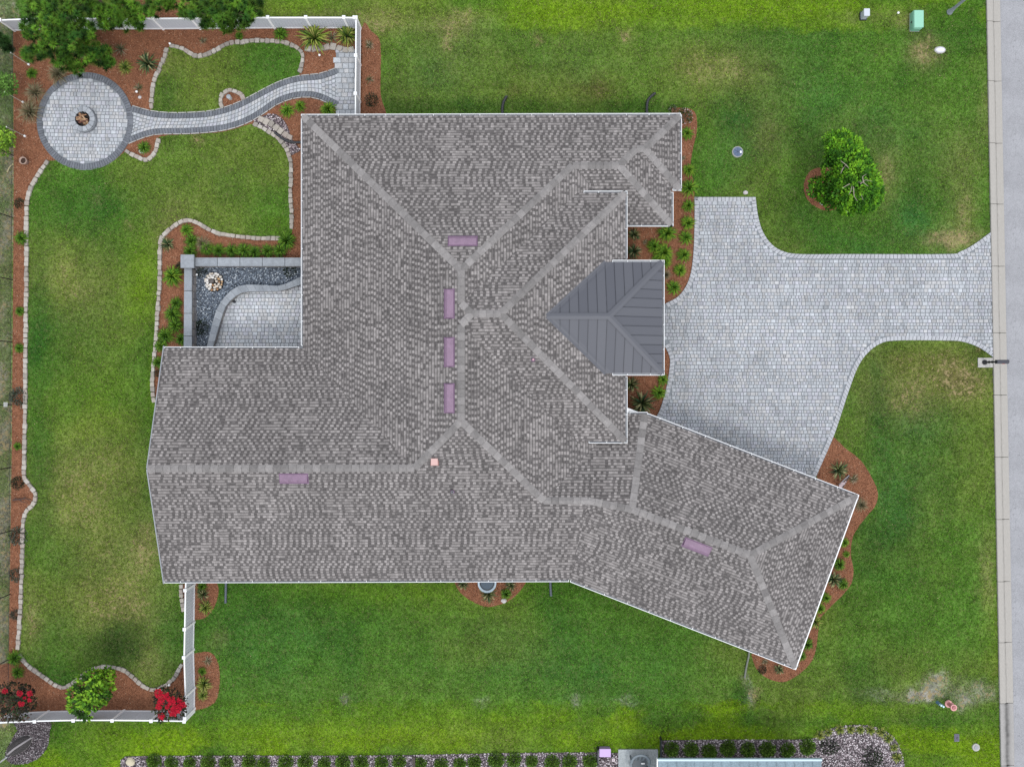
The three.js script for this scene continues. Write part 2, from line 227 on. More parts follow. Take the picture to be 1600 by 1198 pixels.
// coarse grid of the patch sums, so that each texel only needs a lookup
const CG = 6, CW = Math.ceil(1800 / CG), CH = Math.ceil(1400 / CG), coarse = new Float32Array(CW * CH * 3);
for (let j = 0; j < CH; j++) for (let i = 0; i < CW; i++) {
  const px = i * CG - 100, py = j * CG - 100; let c = GR.mid;
  c = mix3(c, GR.olive, .55 * smooth(.42, .72, fbm(px / 150, py / 120, 3, 3))); c = mix3(c, GR.deep, .5 * smooth(.5, .75, fbm(px / 90 + 9, py / 110, 3, 8)));
  if (py > 1098) c = mix3(mix3(c, GR.deep, .3 * smooth(.45, .7, fbm(px / 40, py / 24, 3, 66))), GR.lush, clamp(.15 + 1.0 * smooth(.34, .7, fbm(px / 70, py / 34, 3, 61)) + .12 * Math.sin(py / 9))); if (py < 44 + 6 * vnoise(px / 60, 3, 3) && px > 790 && px < 1560) c = mix3(c, GR.lush, .12 + .45 * smooth(.42, .7, fbm(px / 60, py / 20, 3, 63))); if (py < 30 && px > 410 && px <= 790) c = mix3(c, GR.lush, .2);
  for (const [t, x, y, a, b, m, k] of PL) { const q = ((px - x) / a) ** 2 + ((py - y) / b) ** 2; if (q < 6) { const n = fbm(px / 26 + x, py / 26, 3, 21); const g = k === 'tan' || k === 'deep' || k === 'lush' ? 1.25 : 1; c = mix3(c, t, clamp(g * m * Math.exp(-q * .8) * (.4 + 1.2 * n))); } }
  if (px > 1180 && py > 640 && py < 1090) { const s = 1 + .09 * Math.sin(Math.hypot(px - 1290, (py - 800) * .8) / 3.2) * smooth(20, 70, Math.hypot(px - 1290, py - 800)); c = c.map((v) => v * s); } else if (py < 180 && px > 600) { const s = 1 + .06 * Math.sin(py / 4.5); c = c.map((v) => v * s); } else if (py > 915 && px > 310) { const s = 1 + .07 * Math.sin(py / 4.2 + Math.sin(px / 190)); c = c.map((v) => v * s); }
  if (px < 22) c = mix3(c, GR.sand, .35 + .5 * smooth(.4, .62, fbm(px / 18, py / 40, 3, 40)));
  coarse.set(c, (j * CW + i) * 3);
}
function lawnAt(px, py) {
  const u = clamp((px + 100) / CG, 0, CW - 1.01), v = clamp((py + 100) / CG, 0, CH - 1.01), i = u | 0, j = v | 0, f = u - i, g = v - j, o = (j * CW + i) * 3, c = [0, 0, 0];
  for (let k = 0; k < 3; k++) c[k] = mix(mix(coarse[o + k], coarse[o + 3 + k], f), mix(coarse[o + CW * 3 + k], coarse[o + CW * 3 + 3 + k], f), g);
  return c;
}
const LW = 29.5, LD = 22;
const lawnTex = tex(2048, (u, v) => {
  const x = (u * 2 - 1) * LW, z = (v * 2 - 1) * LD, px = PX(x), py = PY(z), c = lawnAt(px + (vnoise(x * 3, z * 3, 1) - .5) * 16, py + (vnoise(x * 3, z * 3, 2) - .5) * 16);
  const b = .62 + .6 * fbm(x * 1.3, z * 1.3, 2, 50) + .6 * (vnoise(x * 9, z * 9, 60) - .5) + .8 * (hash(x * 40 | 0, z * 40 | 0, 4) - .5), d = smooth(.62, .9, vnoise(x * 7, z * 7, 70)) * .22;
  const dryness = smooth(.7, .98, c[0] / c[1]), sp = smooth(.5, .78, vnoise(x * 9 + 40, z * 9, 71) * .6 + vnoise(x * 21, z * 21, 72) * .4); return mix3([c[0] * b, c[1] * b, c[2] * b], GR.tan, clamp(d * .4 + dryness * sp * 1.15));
}, true, 1536);
const lawnUV = (x, z) => [(x / LW + 1) / 2, (z / LD + 1) / 2];
const lawnM = dry({ map: lawnTex, roughness: 1, bumpMap: rep(grainB, 40), bumpScale: .02 });
struct('ground', (() => { const g = new THREE.PlaneGeometry(900, 900); g.rotateX(-Math.PI / 2); g.translate(0, -.06, 0); return g; })(), dry({ color: col(.072, .125, .024), roughness: 1, map: rep(grainT, 60) }), 'wide grassy ground around the plot');
struct('lawn', sheet(pairs([-29.4, -21.9, 25.6, -21.9, 26.4, 21.9, -29.4, 21.9]), 0, lawnUV), lawnM, 'front, side and neighbouring lawn with dry tan patches around the house');
struct('back_lawn', sheet(toW(O.backLawn), .026, lawnUV), lawnM, 'large curved backyard lawn between the pale stone edgings');
struct('island_lawn', sheet(toW(O.lawnIsland), .026, lawnUV), lawnM, 'small curved lawn above the paved garden path');

// bark mulch beds
const mulchT = tex(1024, (u, v) => { const n = tn(u, v, 90, 3, 3), m = tn(u, v, 12, 4, 13), h = hash(u * 512 | 0, v * 512 | 0, 3); const c = mix3([.1, .042, .024], [.28, .128, .072], clamp(n * 1.5 - .3 + (m - .5) * .6)); return h > .985 ? [.26, .17, .11] : h < .03 ? [.02, .008, .005] : c; }, true);
const mulchM = dry({ map: mulchT, roughness: 1, bumpMap: rep(grainB, 1), bumpScale: .03 }), mUV = (x, z) => [x / 2.6, z / 2.6];
const beds = [['mulchBack', 'reddish bark mulch along the backyard fences and path'], ['mulchSide', 'bark mulch strip outside the white fence'], ['mulchFront', 'bark mulch bed between the house and the driveway'], ['mulchPorch', 'bark mulch pocket below the metal porch roof'], ['mulchGarage', 'wavy bark mulch bed around the garage corner'], ['mulchSouth', 'half round bark mulch bed at the lower house wall'], ['mulchGate', 'narrow bark mulch bed at the lower fence and house'], ['mulchCorner', 'rounded bark mulch bed outside the lower fence corner'], ['mulchPine', 'dark mulch under the pines outside the top fence'], ['mulchTree', 'oval bark mulch ring under the front lawn tree']];
for (const [k, l] of beds) struct('mulch_bed', sheet(toW(O[k]), .012 + (k === 'mulchTree' ? .004 : 0), mUV), mulchM, l);

// gravel
const rockT = tex(512, (u, v) => { const n = hash(u * 170 | 0, v * 170 | 0, 5); return mix3([.03, .024, .028], [.2, .17, .18], n * n); }, true);
const rockM = dry({ map: rockT, roughness: .95, bumpMap: grainB, bumpScale: .03 }), slateT = tex(512, (u, v) => { const n = hash(u * 170 | 0, v * 170 | 0, 6); return mix3([.05, .064, .085], [.17, .2, .25], n * n); }, true), slateM = std({ map: slateT, roughness: .9, bumpMap: grainB, bumpScale: .03 });
for (const [k, l, m] of [['rockLeft', 'long grey gravel strip along the bottom lawn', rockM], ['rockPad', 'small gravel patch with the lilac box', rockM], ['rockRight', 'gravel bed ending in a rounded bulb', rockM], ['rockCorner', 'dark gravel bed outside the lower left fence', rockM], ['pond', 'dark slate chippings inside the courtyard wall', slateM], ['swale', 'pinkish gravel channel between two rows of edging stones', rockM], ['pebbles', 'pale pebble patch beside the garden path', rockM]])
  struct('gravel', sheet(toW(O[k]), .018, (x, z) => [x / 1.5, z / 1.5]), m, l);

// road, kerb
const roadT = tex(1024, (u, v) => { const g = .5 + .42 * (tn(u, v, 220, 2, 3) - .5) * 1.6 + .35 * (tn(u, v, 5, 4, 8) - .5); const b = .225 * (.55 + g * .9); const sp = hash(u * 1024 | 0, v * 1024 | 0, 2) > .9985 ? .4 : 1, cr = 1 - .3 * Math.exp(-((tn(u, v, 6, 4, 77) - .5) ** 2) / .00004) * smooth(.5, .6, tn(u, v, 4, 2, 78)); return [b * .98 * sp * cr, b * .99 * sp * cr, b * 1.05 * sp * cr]; }, true);
{
  const a = W(curbX(-300) + 21, -300), b = W(curbX(1500) + 21, 1500);
  struct('road', sheet([a, [a[0] + 7, a[1]], [b[0] + 7, b[1]], b], .004, (x, z) => [x / 5, z / 5]), std({ map: roadT, roughness: .95, bumpMap: rep(grainB, 4), bumpScale: .006 }), 'pale grey asphalt street along the right edge');
  const curbT = tex(256, (u, v) => { const st = Math.exp(-(((u - .52 - (tn(v, .2, 8, 2, 3) - .5) * .04) / .035) ** 2)) * (.35 + .5 * tn(v, .5, 16, 3, 7)), g = .82 + .25 * (tn(u, v, 40, 3, 9) - .5), k = g * (1 - .55 * st); return [.335 * k, .318 * k, .292 * k]; }, true, 256);
  const darkT = tex(256, (u, v) => { const st = Math.exp(-(((u - .5 - (tn(v, .2, 8, 2, 3) - .5) * .1) / .2) ** 2)) * (.6 + .5 * tn(v, .5, 12, 3, 7)), g = .8 + .3 * (tn(u, v, 40, 3, 9) - .5), k = g * (1 - .72 * clamp(st)); return [.31 * k, .3 * k, .29 * k]; }, true, 256);
  const cm = std({ map: curbT, roughness: .9 }), cd = std({ map: darkT, roughness: .9 });
  const kerb = new THREE.Group(); kerb.name = numbered('kerb'); tag(kerb, 'pale concrete rolled kerb and gutter along the street', null, null, 'structure'); scene.add(kerb);
  const joints = [-160, -63, 34, 127, 224, 319, 416, 520, 617, 714, 811, 908, 1003, 1098, 1195, 1290];
  for (let i = 0; i + 1 < joints.length; i++) {
    const y0 = joints[i] + .35, y1 = joints[i + 1] - .35, prof = [[0, -.05], [0, .1], [.04, .115], [.27, .1], [.38, .03], [.46, .02], [.76, .045], [.76, -.05]], P = [], UV = [], I = [];
    const w = W(curbX(599) + 21.6, 599)[0] - W(curbX(599), 599)[0], k = w / .76;
    for (const y of [y0, y1]) for (const [u, h] of prof) { const [x, z] = W(curbX(y), y); P.push(x + u * k, h, z); UV.push(u / .76, z / 3); }
    for (let j = 0; j + 1 < prof.length; j++) I.push(j, j + 8, j + 9, j, j + 9, j + 1);
    const g = new THREE.BufferGeometry(); g.setAttribute('position', new THREE.Float32BufferAttribute(P, 3)); g.setAttribute('uv', new THREE.Float32BufferAttribute(UV, 2)); g.setIndex(I);
    const ng = g.toNonIndexed(); ng.computeVertexNormals();
    const caps = new MB(); for (const [y, rev] of [[y0, 0], [y1, 1]]) { const v = prof.map(([u, h]) => { const [x, z] = W(curbX(y), y); return [x + u * k, h, z]; }); caps.fan(rev ? v : [...v].reverse()); }
    mesh('kerb_section', mergeGeometries([ng, caps.geo()]), i === 13 || i === 14 ? cd : cm, kerb);
  }
}
mesh('mailbox_slab', slab(toW(O.slab), -.02, .06), M.concrete); scene.children.at(-1).userData.kind = 'structure'; scene.children.at(-1).userData.label = 'small concrete slab under the black mailbox';
mesh('concrete_pad', slab(toW(O.pad), -.02, .08), std({ color: col(.33, .36, .37), map: rep(grainT, .3), bumpMap: grainB, bumpScale: .003 })); scene.children.at(-1).userData.kind = 'structure'; scene.children.at(-1).userData.label = 'pale concrete pad at the bottom beside the gravel';

// ---------------------------------------------------------------- pavers
const paverM = dry({ vertexColors: true, roughness: .88, map: rep(grainT, 1.2), bumpMap: rep(grainB, 2), bumpScale: .004 });
const groutM = std({ color: col(.16, .175, .19), roughness: 1 });
function paver(mb, q, y, c) { // a stone with a worn edge
  const cx = q.reduce((s, p) => s + p[0], 0) / q.length, cz = q.reduce((s, p) => s + p[1], 0) / q.length, v = area(q) > 0 ? [...q].reverse() : q;
  const inn = v.map(([x, z]) => [x + (cx - x) * .1, y + .006, z + (cz - z) * .1]), out = v.map(([x, z]) => [x, y - .004, z]), low = v.map(([x, z]) => [x, y - .03, z]), e = c.map((k) => k * .86);
  mb.fan(inn, c); for (let i = 0; i < v.length; i++) { const j = (i + 1) % v.length; mb.quad(inn[i], out[i], out[j], inn[j], e); mb.quad(out[i], low[i], low[j], out[j], e); }
}
function field(mb, ok, x0, x1, z0, z1, y, turn, row, tone, seed) { // rows of mixed stones laid over a rectangle, kept where ok() says so
  const cs = Math.cos(turn), sn = Math.sin(turn), cx = (x0 + x1) / 2, cz = (z0 + z1) / 2, L = Math.hypot(x1 - x0, z1 - z0) / 2 + .5; let k = 0;
  for (let v = -L, j = 0; v < L; j++) {
    const h = row[Math.floor(hash(j, 3, seed) * row.length)]; let u = -L - hash(j, 9, seed) * .3;
    while (u < L) { const w = h * [.72, 1, 1, 1.1, 1.4][Math.floor(hash(k++, j, seed) * 5)], g = .0095, q = [[u + g, v + g], [u + w - g, v + g], [u + w - g, v + h - g], [u + g, v + h - g]].map(([a, b]) => [cx + a * cs - b * sn, cz + a * sn + b * cs]);
      const mx = (q[0][0] + q[2][0]) / 2, mz = (q[0][1] + q[2][1]) / 2; if (mx > x0 && mx < x1 && mz > z0 && mz < z1 && ok(mx, mz)) paver(mb, q, y + (hash(k, j, 77) - .5) * .005, tone(hash(k, j, 5), hash(k, j, 6), mx, mz)); u += w; }
    v += h;
  }
}
function course(mb, A, B, step, y, tone) { // a border course between two world curves
  const L = resample(A, step), n = L.length, Bn = resample(B, 1e-9 + B.reduce((s, p, i) => i ? s + Math.hypot(p[0] - B[i - 1][0], p[1] - B[i - 1][1]) : 0, 0) / (n - 1));
  for (let i = 0; i + 1 < Math.min(n, Bn.length); i++) { const g = .04, l = (a, b, t) => [mix(a[0], b[0], t), mix(a[1], b[1], t)]; const a = l(L[i], L[i + 1], g), b = l(L[i], L[i + 1], 1 - g), c = l(Bn[i], Bn[i + 1], 1 - g), d = l(Bn[i], Bn[i + 1], g); paver(mb, [a, b, c, d], y, tone(R(), R())); }
}
function offset(pts, d) { return pts.map((p, i) => { const a = pts[Math.max(0, i - 1)], b = pts[Math.min(pts.length - 1, i + 1)], l = Math.hypot(b[0] - a[0], b[1] - a[1]) || 1; return [p[0] - (b[1] - a[1]) / l * d, p[1] + (b[0] - a[0]) / l * d]; }); }
const lightTone = (b, t, x = 0, z = 0) => { const big = .86 + .28 * fbm(x * .35, z * .35, 3, 90), k = (b < .05 ? .32 + b : b > .94 ? .5 : .392 + .065 * b) * big; return t < .3 ? [k * 1.0, k * 1.01, k * 1.03] : t < .8 ? [k * .95, k * 1.0, k * 1.06] : [k * .98, k, k * 1.09]; };
const darkTone = (b) => { const k = .135 + .045 * b; return [k * .93, k, k * 1.13]; };
const edgeTone = (b) => { const k = .4 + .05 * b; return [k * .97, k, k * 1.06]; };
function paving(name, outline, y, label, build) {
  const o = new THREE.Group(); o.name = numbered(name); tag(o, label, null, null, 'structure'); scene.add(o);
  mesh('bedding', sheet(toW(outline), y - .02), groutM, o); const mb = new MB(); build(mb, y);
  const s = mesh('pavers', mb.geo(), paverM, o); s.userData.kind = 'stuff'; return o;
}
{
  const D = toW(O.drive);
  paving('driveway', O.drive, .05, 'wide pale grey paver driveway from the street to the garage', (mb, y) => {
    const bd = [spline([1181, 312, 1184, 335, 1191, 360, 1204, 380, 1222, 392, 1250, 397, 1330, 397, 1480, 397, 1500, 393, 1520, 383, 1549, 362], false, 4), spline([1553, 559, 1530, 543, 1505, 534, 1480, 532, 1400, 532, 1375, 537, 1355, 552, 1340, 574, 1325, 614, 1312, 654, 1299, 690, 1268, 760], false, 4), spline([1022, 656, 1031, 640, 1040, 610, 1046, 576, 1046, 557, 1038, 540], false, 4), spline([1040, 474, 1062, 461, 1077, 435, 1083, 400, 1085, 350, 1085, 308], false, 4), pairs([1085, 308, 1181, 308])].map((c) => toW(c));
    const bw = .24, near = (x, z) => { for (const c of bd) for (let i = 0; i + 1 < c.length; i++) { const a = c[i], b = c[i + 1], l = (b[0] - a[0]) ** 2 + (b[1] - a[1]) ** 2, t = clamp(((x - a[0]) * (b[0] - a[0]) + (z - a[1]) * (b[1] - a[1])) / l); if (Math.hypot(x - a[0] - t * (b[0] - a[0]), z - a[1] - t * (b[1] - a[1])) < bw + .025) return true; } return false; };
    field(mb, (x, z) => inside(D, x, z) && !near(x, z), 6, 26, -10.2, 5.8, y, 0, [.19, .19, .215, .16], (a, b, x, z) => { const w = 1 - .07 * (Math.exp(-(((z + 4.3 + Math.sin(x * .4) * .2) / .35) ** 2)) + Math.exp(-(((z + 5.9 + Math.sin(x * .4) * .2) / .35) ** 2))) * smooth(9, 13, x) - .22 * Math.exp(-((x - 12.3) ** 2 + (z - 1.4) ** 2) / .16) - .16 * Math.exp(-((x - 13.1) ** 2 + (z + 1.2) ** 2) / .3) - .09 * smooth(.55, .75, fbm(x * .8, z * .8, 3, 44)); return lightTone(a, b, x, z).map((v) => v * w); }, 11);
    for (const c of bd) course(mb, c, offset(c, bw), .2, y + .008, edgeTone);
  });
  const C = W(133, 189.5), r1 = 75.5 * H / F, r2 = 66.5 * H / F, circ = (r) => Array.from({ length: 97 }, (_, i) => [C[0] + r * Math.cos(i / 48 * Math.PI), C[1] + r * Math.sin(i / 48 * Math.PI)]);
  paving('round_patio', O.roundPatio, .06, 'circular grey paver patio with dark border around the fire pit', (mb, y) => { field(mb, (x, z) => Math.hypot(x - C[0], z - C[1]) < r2 - .05, C[0] - r1, C[0] + r1, C[1] - r1, C[1] + r1, y, .02, [.17, .2, .24, .17], lightTone, 21); course(mb, circ(r1), circ(r2), .145, y + .012, darkTone); });
  const pT = toW(pathTop), pL = toW(pathLow), inn = (c, d) => offset(c, d), pw = .27, iT = inn(pT, pw), iL = inn(pL, -pw), pathIn = [...iT, ...[...iL].reverse()];
  paving('garden_path', O.path, .055, 'winding grey paver path with dark borders from patio to fence', (mb, y) => {
    // stones follow the bend of the path
    const n = 64, A = resample(iT, 1e-9 + 12.2 / n).slice(0), m = A.length, B = resample(iL, 1e-9 + iL.reduce((s, p, i) => i ? s + Math.hypot(p[0] - iL[i - 1][0], p[1] - iL[i - 1][1]) : 0, 0) / (m - 1));
    const at = (i, t) => [mix(A[i][0], B[i][0], t), mix(A[i][1], B[i][1], t)];
    for (let i = 0; i + 1 < Math.min(m, B.length); i++) { const wd = Math.hypot(A[i][0] - B[i][0], A[i][1] - B[i][1]), k = Math.max(2, Math.round(wd / .21)); for (let j = 0; j < k; j++) { const a = j / k + .02, b = (j + 1) / k - .02, l = (p, q, t) => [mix(p[0], q[0], t), mix(p[1], q[1], t)]; paver(mb, [l(at(i, a), at(i + 1, a), .05), l(at(i, a), at(i + 1, a), .95), l(at(i, b), at(i + 1, b), .95), l(at(i, b), at(i + 1, b), .05)], y + (R() - .5) * .005, lightTone(R(), R(), A[i][0], A[i][1])); } }
    course(mb, pT, iT, .15, y + .01, darkTone); course(mb, pL, iL, .15, y + .01, darkTone); const pale = (b) => { const k = .36 + .08 * b; return [k, k * .99, k * .96]; }; course(mb, offset(pT, -.055), offset(pT, -.008), .5, y + .004, pale); course(mb, offset(pL, .008), offset(pL, .055), .5, y + .004, pale);
  });
  const Lp = toW(O.landing); paving('paved_landing', O.landing, .065, 'straight paver strip beside the white fence gate', (mb, y) => field(mb, (x, z) => inside(Lp, x, z), Lp[0][0] + .05, Lp[1][0], Lp[0][1], Lp[2][1], y, 0, [.24, .19, .3], lightTone, 31));
  const Y = toW(O.yard); paving('courtyard_patio', O.yard, .06, 'pale grey paver patio inside the curved courtyard wall', (mb, y) => field(mb, (x, z) => inside(Y, x, z), -17, -10.5, -5.6, -1.2, y, 0, [.19, .22, .2], (a, b, x, z) => lightTone(a, b, x, z).map((v) => v * 1.22), 41));
}

// ---------------------------------------------------------------- the house
const house = thing('house', 'large single storey house with grey shingle hip roofs and a dark metal porch roof', 'house');
const HE = 2.9, HC = 3.7, HP = 4.02, SL = .322, INS = .1;
function plane(ax, ay, bx, by, h, ix, iy, s = SL, inset = INS) { // roof plane over an eave given by two photo points, rising towards (ix, iy)
  const a = W(ax, ay, h), b = W(bx, by, h), q = W(ix, iy, h), l = Math.hypot(b[0] - a[0], b[1] - a[1]); let n = [-(b[1] - a[1]) / l, (b[0] - a[0]) / l];
  if ((q[0] - a[0]) * n[0] + (q[1] - a[1]) * n[1] < 0) n = [-n[0], -n[1]];
  const o = [a[0] + n[0] * inset, a[1] + n[1] * inset];
  return { a: s * n[0], b: s * n[1], c: h - s * (o[0] * n[0] + o[1] * n[1]), h0: h, n, o, s, id: plane.k = (plane.k ?? 0) + 1 };
}
const hAt = (p, x, z) => p.a * x + p.b * z + p.c;
const C0 = [720, 500];
const pW = plane(470, 178, 470, 541, HE, ...C0), pN = plane(470, 178, 1064, 177, HE, ...C0), pE = plane(981, 178, 981, 900, HE, ...C0), pS = plane(256, 911, 890, 909, HE, ...C0);
const sN = plane(256, 541, 470, 541, HE, 400, 700);
const wS = plane(981, 354, 1052, 354, HE, 1000, 250), wE = plane(1052.5, 298, 1052.5, 353, HE, 900, 300), bE = plane(1065.5, 176, 1065.5, 297, HE, 900, 250), bS = plane(1052, 298, 1065, 298, HE, 1000, 250);
const cN = plane(912, 298, 980, 298, HC, 900, 495), cS = plane(920, 692.5, 980, 692.5, HC, 900, 495), cE = plane(980.5, 300, 980.5, 690, HC, 800, 495);
const iN = plane(984, 643.5, 1012, 643.5, HE, 950, 780), gN = plane(1012, 645, 1342, 772.5, HE, 1050, 850), gS = plane(890, 909, 1242, 1046, HE, 1050, 850), gE = plane(1342, 773, 1243, 1046, HE, 1050, 850, SL, .03);
const SP = .345, pPN = plane(945, 406, 1037, 406, HP, 1000, 490, SP), pPS = plane(945, 586.5, 1037, 586.5, HP, 1000, 490, SP), pPE = plane(1038.5, 406, 1038.5, 586, HP, 900, 490, SP);
const west = (px) => [1, 0, -X(px, 4)], east = (px) => [-1, 0, X(px, 4)];
const gable = [1, 0, -X(256, HE)];
const blocks = [
  { planes: [pW, pN, pE, pS], clips: [] },
  { planes: [sN, pS], clips: [gable, east(760)] },
  { planes: [pN, wS, wE], clips: [west(760)] },
  { planes: [pN, bE, bS], clips: [west(940)] },
  { planes: [cN, cS, cE, pW], clips: [west(600)] },
  { planes: [iN, gN, pS], clips: [west(790), east(960)] },
  { planes: [gN, iN, gS, gE], clips: [west(800)] },
  { planes: [pPN, pPS, pPE], clips: [west(790)], metal: true },
];
const BIG = [[-60, -60], [60, -60], [60, 60], [-60, 60]];
function facePoly(b, p) { let q = clipTo(BIG, p.a, p.b, p.c - p.h0); for (const o of b.planes) if (o !== p) { q = clipTo(q, o.a - p.a, o.b - p.b, o.c - p.c); q = clipTo(q, o.a, o.b, o.c - o.h0); } for (const c of b.clips) q = clipTo(q, ...c); return q; }
function cover(B, bi, p, pi, both) { // half planes inside which block B hides plane p of block pi
  const hs = []; for (const o of B.planes) { if (o === p || both?.includes(o)) { if (bi > pi && !both) hs.push([0, 0, -1]); } else hs.push([o.a - p.a, o.b - p.b, o.c - p.c]); hs.push([o.a, o.b, o.c - o.h0]); }
  hs.push(...B.clips); return hs;
}
function minus(polys, hs) { const out = []; for (let q of polys) { for (const h of hs) { const o = clipTo(q, -h[0], -h[1], -h[2]); if (o.length > 2 && Math.abs(area(o)) > 1e-5) out.push(o); q = clipTo(q, ...h); if (q.length < 3 || Math.abs(area(q)) < 1e-5) break; } } return out; }
const roofDeck = new MB(), shingle = new MB(), faces = [];
blocks.forEach((b, i) => b.planes.forEach((p) => {
  let q = [facePoly(b, p)]; if (q[0].length < 3) return;
  blocks.forEach((B, k) => { if (k !== i) q = minus(q, cover(B, k, p, i)); });
  for (const f of q) faces.push({ b, p, f });
}));
const deckC = [.05, .048, .05];
function shingleFace(p, f) {
  const n = p.n, u = [-n[1], n[0]], to = ([x, z]) => [(x - p.o[0]) * u[0] + (z - p.o[1]) * u[1], (x - p.o[0]) * n[0] + (z - p.o[1]) * n[1]], at = (a, w, l) => { const x = p.o[0] + u[0] * a + n[0] * w, z = p.o[1] + u[1] * a + n[1] * w; return [x, hAt(p, x, z) + l, z]; };
  const g = f.map(to); let a0 = 1e9, a1 = -1e9, w0 = 1e9, w1 = -1e9; for (const [a, w] of g) { a0 = Math.min(a0, a); a1 = Math.max(a1, a); w0 = Math.min(w0, w); w1 = Math.max(w1, w); }
  const gp = area(g) > 0 ? g : [...g].reverse(), E = .1385, cut = .142;
  const edge = (k, j) => (k + hash(j, 5, p.id) * .7 + (hash(k, j, p.id) - .5) * .26) * cut;
  for (let j = Math.floor(w0 / E); j * E < w1; j++) for (let k = Math.floor(a0 / cut) - 2; k * cut < a1 + cut; k++) {
    const ua = edge(k, j), ub = edge(k + 1, j), va = j * E, vb = va + E;
    if (ub < a0 || ua > a1) continue;
    let q = [[ua, va], [ub, va], [ub, vb], [ua, vb]]; for (let i = 0; i < gp.length && q.length > 2; i++) { const s = gp[i], t = gp[(i + 1) % gp.length]; q = clipTo(q, -(t[1] - s[1]), t[0] - s[0], (t[1] - s[1]) * s[0] - (t[0] - s[0]) * s[1]); }
    if (q.length < 3 || Math.abs(area(q)) < 2e-4) continue;
    const mood = fbm(ua * .55 + p.id * 9, j * .11, 2, 6), r = hash(k, j, p.id + 40), r2 = hash(k, j, p.id + 80), odd = (k + (hash(j, 2, p.id) > .5 ? 1 : 0)) & 1, tooth = odd ? r > .05 : r < .2 + (.5 - mood) * .8;
    const wear = .93 + .28 * fbm(ua * .5 + p.id * 31, va * .16, 3, 12); let c, lift; if (tooth) { const v = (odd && r2 > .55 ? .23 + .04 * r : .19 + .02 * r2) * wear; c = [v * 1.06, v * .985, v * .96]; lift = .018; } else { const v = ((r2 > .72 ? .115 : .08) + .018 * r) * wear; c = [v * 1.06, v * .98, v * .97]; lift = .005; }
    const L = (w) => .003 + lift * (.35 + .65 * (vb - w) / E);
    const top = q.map(([a, w]) => at(a, w, L(w)));
    if (tooth) { const vm = va + E * .7, lo = clipTo(q, 0, -1, vm), hi = clipTo(q, 0, 1, -vm); if (lo.length > 2) shingle.fan(lo.map(([a, w]) => at(a, w, L(w))).reverse(), c); if (hi.length > 2) shingle.fan(hi.map(([a, w]) => at(a, w, L(w))).reverse(), c.map((v) => v * .52)); } else { const vm = va + E * .55, vt = va + E * .7, lo = clipTo(q, 0, -1, vm), hi = clipTo(clipTo(q, 0, 1, -vm), 0, -1, vt), tp = clipTo(q, 0, 1, -vt), up = [.15 * wear, .141 * wear, .137 * wear]; if (tp.length > 2) shingle.fan(tp.map(([a, w]) => at(a, w, L(w))).reverse(), [.094 * wear, .087 * wear, .085 * wear]); if (lo.length > 2) shingle.fan(lo.map(([a, w]) => at(a, w, L(w))).reverse(), c); if (hi.length > 2) shingle.fan(hi.map(([a, w]) => at(a, w, L(w))).reverse(), up); }
    for (let i = 0; i < q.length; i++) { const s = q[i], t = q[(i + 1) % q.length], onB = Math.abs(s[1] - va) < 1e-6 && Math.abs(t[1] - va) < 1e-6, onS = tooth && Math.abs(s[0] - t[0]) < 1e-6 && (Math.abs(s[0] - ua) < 1e-6 || Math.abs(s[0] - ub) < 1e-6);
      if (onB || onS) shingle.quad(at(s[0], s[1], -.002), at(t[0], t[1], -.002), top[(i + 1) % q.length], top[i], c.map((v) => v * .7)); }
  }
}
for (const { b, p, f } of faces) { const v = area(f) > 0 ? [...f].reverse() : f; if (!b.metal) { roofDeck.fan(v.map(([x, z]) => [x, hAt(p, x, z) - .002, z]), deckC); shingleFace(p, f); } }
const roof = mesh('roof', roofDeck.geo(), M.vcol, house);
{ const s = mesh('shingles', shingle.geo(), M.vcolRough, roof); s.userData.kind = 'stuff'; }
// hips and ridges get caps, each cap a piece of its own
function segsOf(b, i) {
  const out = [];
  for (let m = 0; m < b.planes.length; m++) for (let n = m + 1; n < b.planes.length; n++) {
    const p = b.planes[m], r = b.planes[n], f = facePoly(b, p);
    for (let k = 0; k < f.length; k++) {
      const s = f[k], t = f[(k + 1) % f.length]; if (Math.abs(hAt(p, ...s) - hAt(r, ...s)) > 1e-5 || Math.abs(hAt(p, ...t) - hAt(r, ...t)) > 1e-5 || Math.hypot(s[0] - t[0], s[1] - t[1]) < .05) continue;
      let segs = [[0, 1]]; const L = (u) => [mix(s[0], t[0], u), mix(s[1], t[1], u)];
      blocks.forEach((B, bi) => { if (bi === i) return; const both = B.planes.includes(p) && B.planes.includes(r); if (both && bi > i) return;
        const shared = B.planes.filter((o) => o === p || o === r); let lo = 0, hi = 1;
        const cut = (fn) => { const a = fn(...L(0)), c = fn(...L(1)); if (a < -1e-7 && c < -1e-7) { lo = 1; hi = 0; } else if (a < 0) lo = Math.max(lo, a / (a - c)); else if (c < 0) hi = Math.min(hi, a / (a - c)); };
        for (const o of B.planes) { if (!shared.includes(o)) cut((x, z) => hAt(o, x, z) - hAt(p, x, z)); cut((x, z) => hAt(o, x, z) - o.h0 + 1e-6); } for (const c of B.clips) cut((x, z) => c[0] * x + c[1] * z + c[2]);
        if (hi - lo > 1e-4) segs = segs.flatMap(([u, v]) => [[u, Math.min(v, lo)], [Math.max(u, hi), v]].filter(([x, y]) => y - x > 1e-3)); });
      for (const [u, v] of segs) out.push([L(u), L(v), p, r]);
    }
  }
  return out;
}
const capM = Array.from({ length: 9 }, (_, i) => { const v = .178 + .0105 * i; return dry({ color: col(v * 1.04, v * .985, v * .965), roughness: .95, map: rep(grainT, 1), bumpMap: rep(grainB, 1), bumpScale: .004 }); });
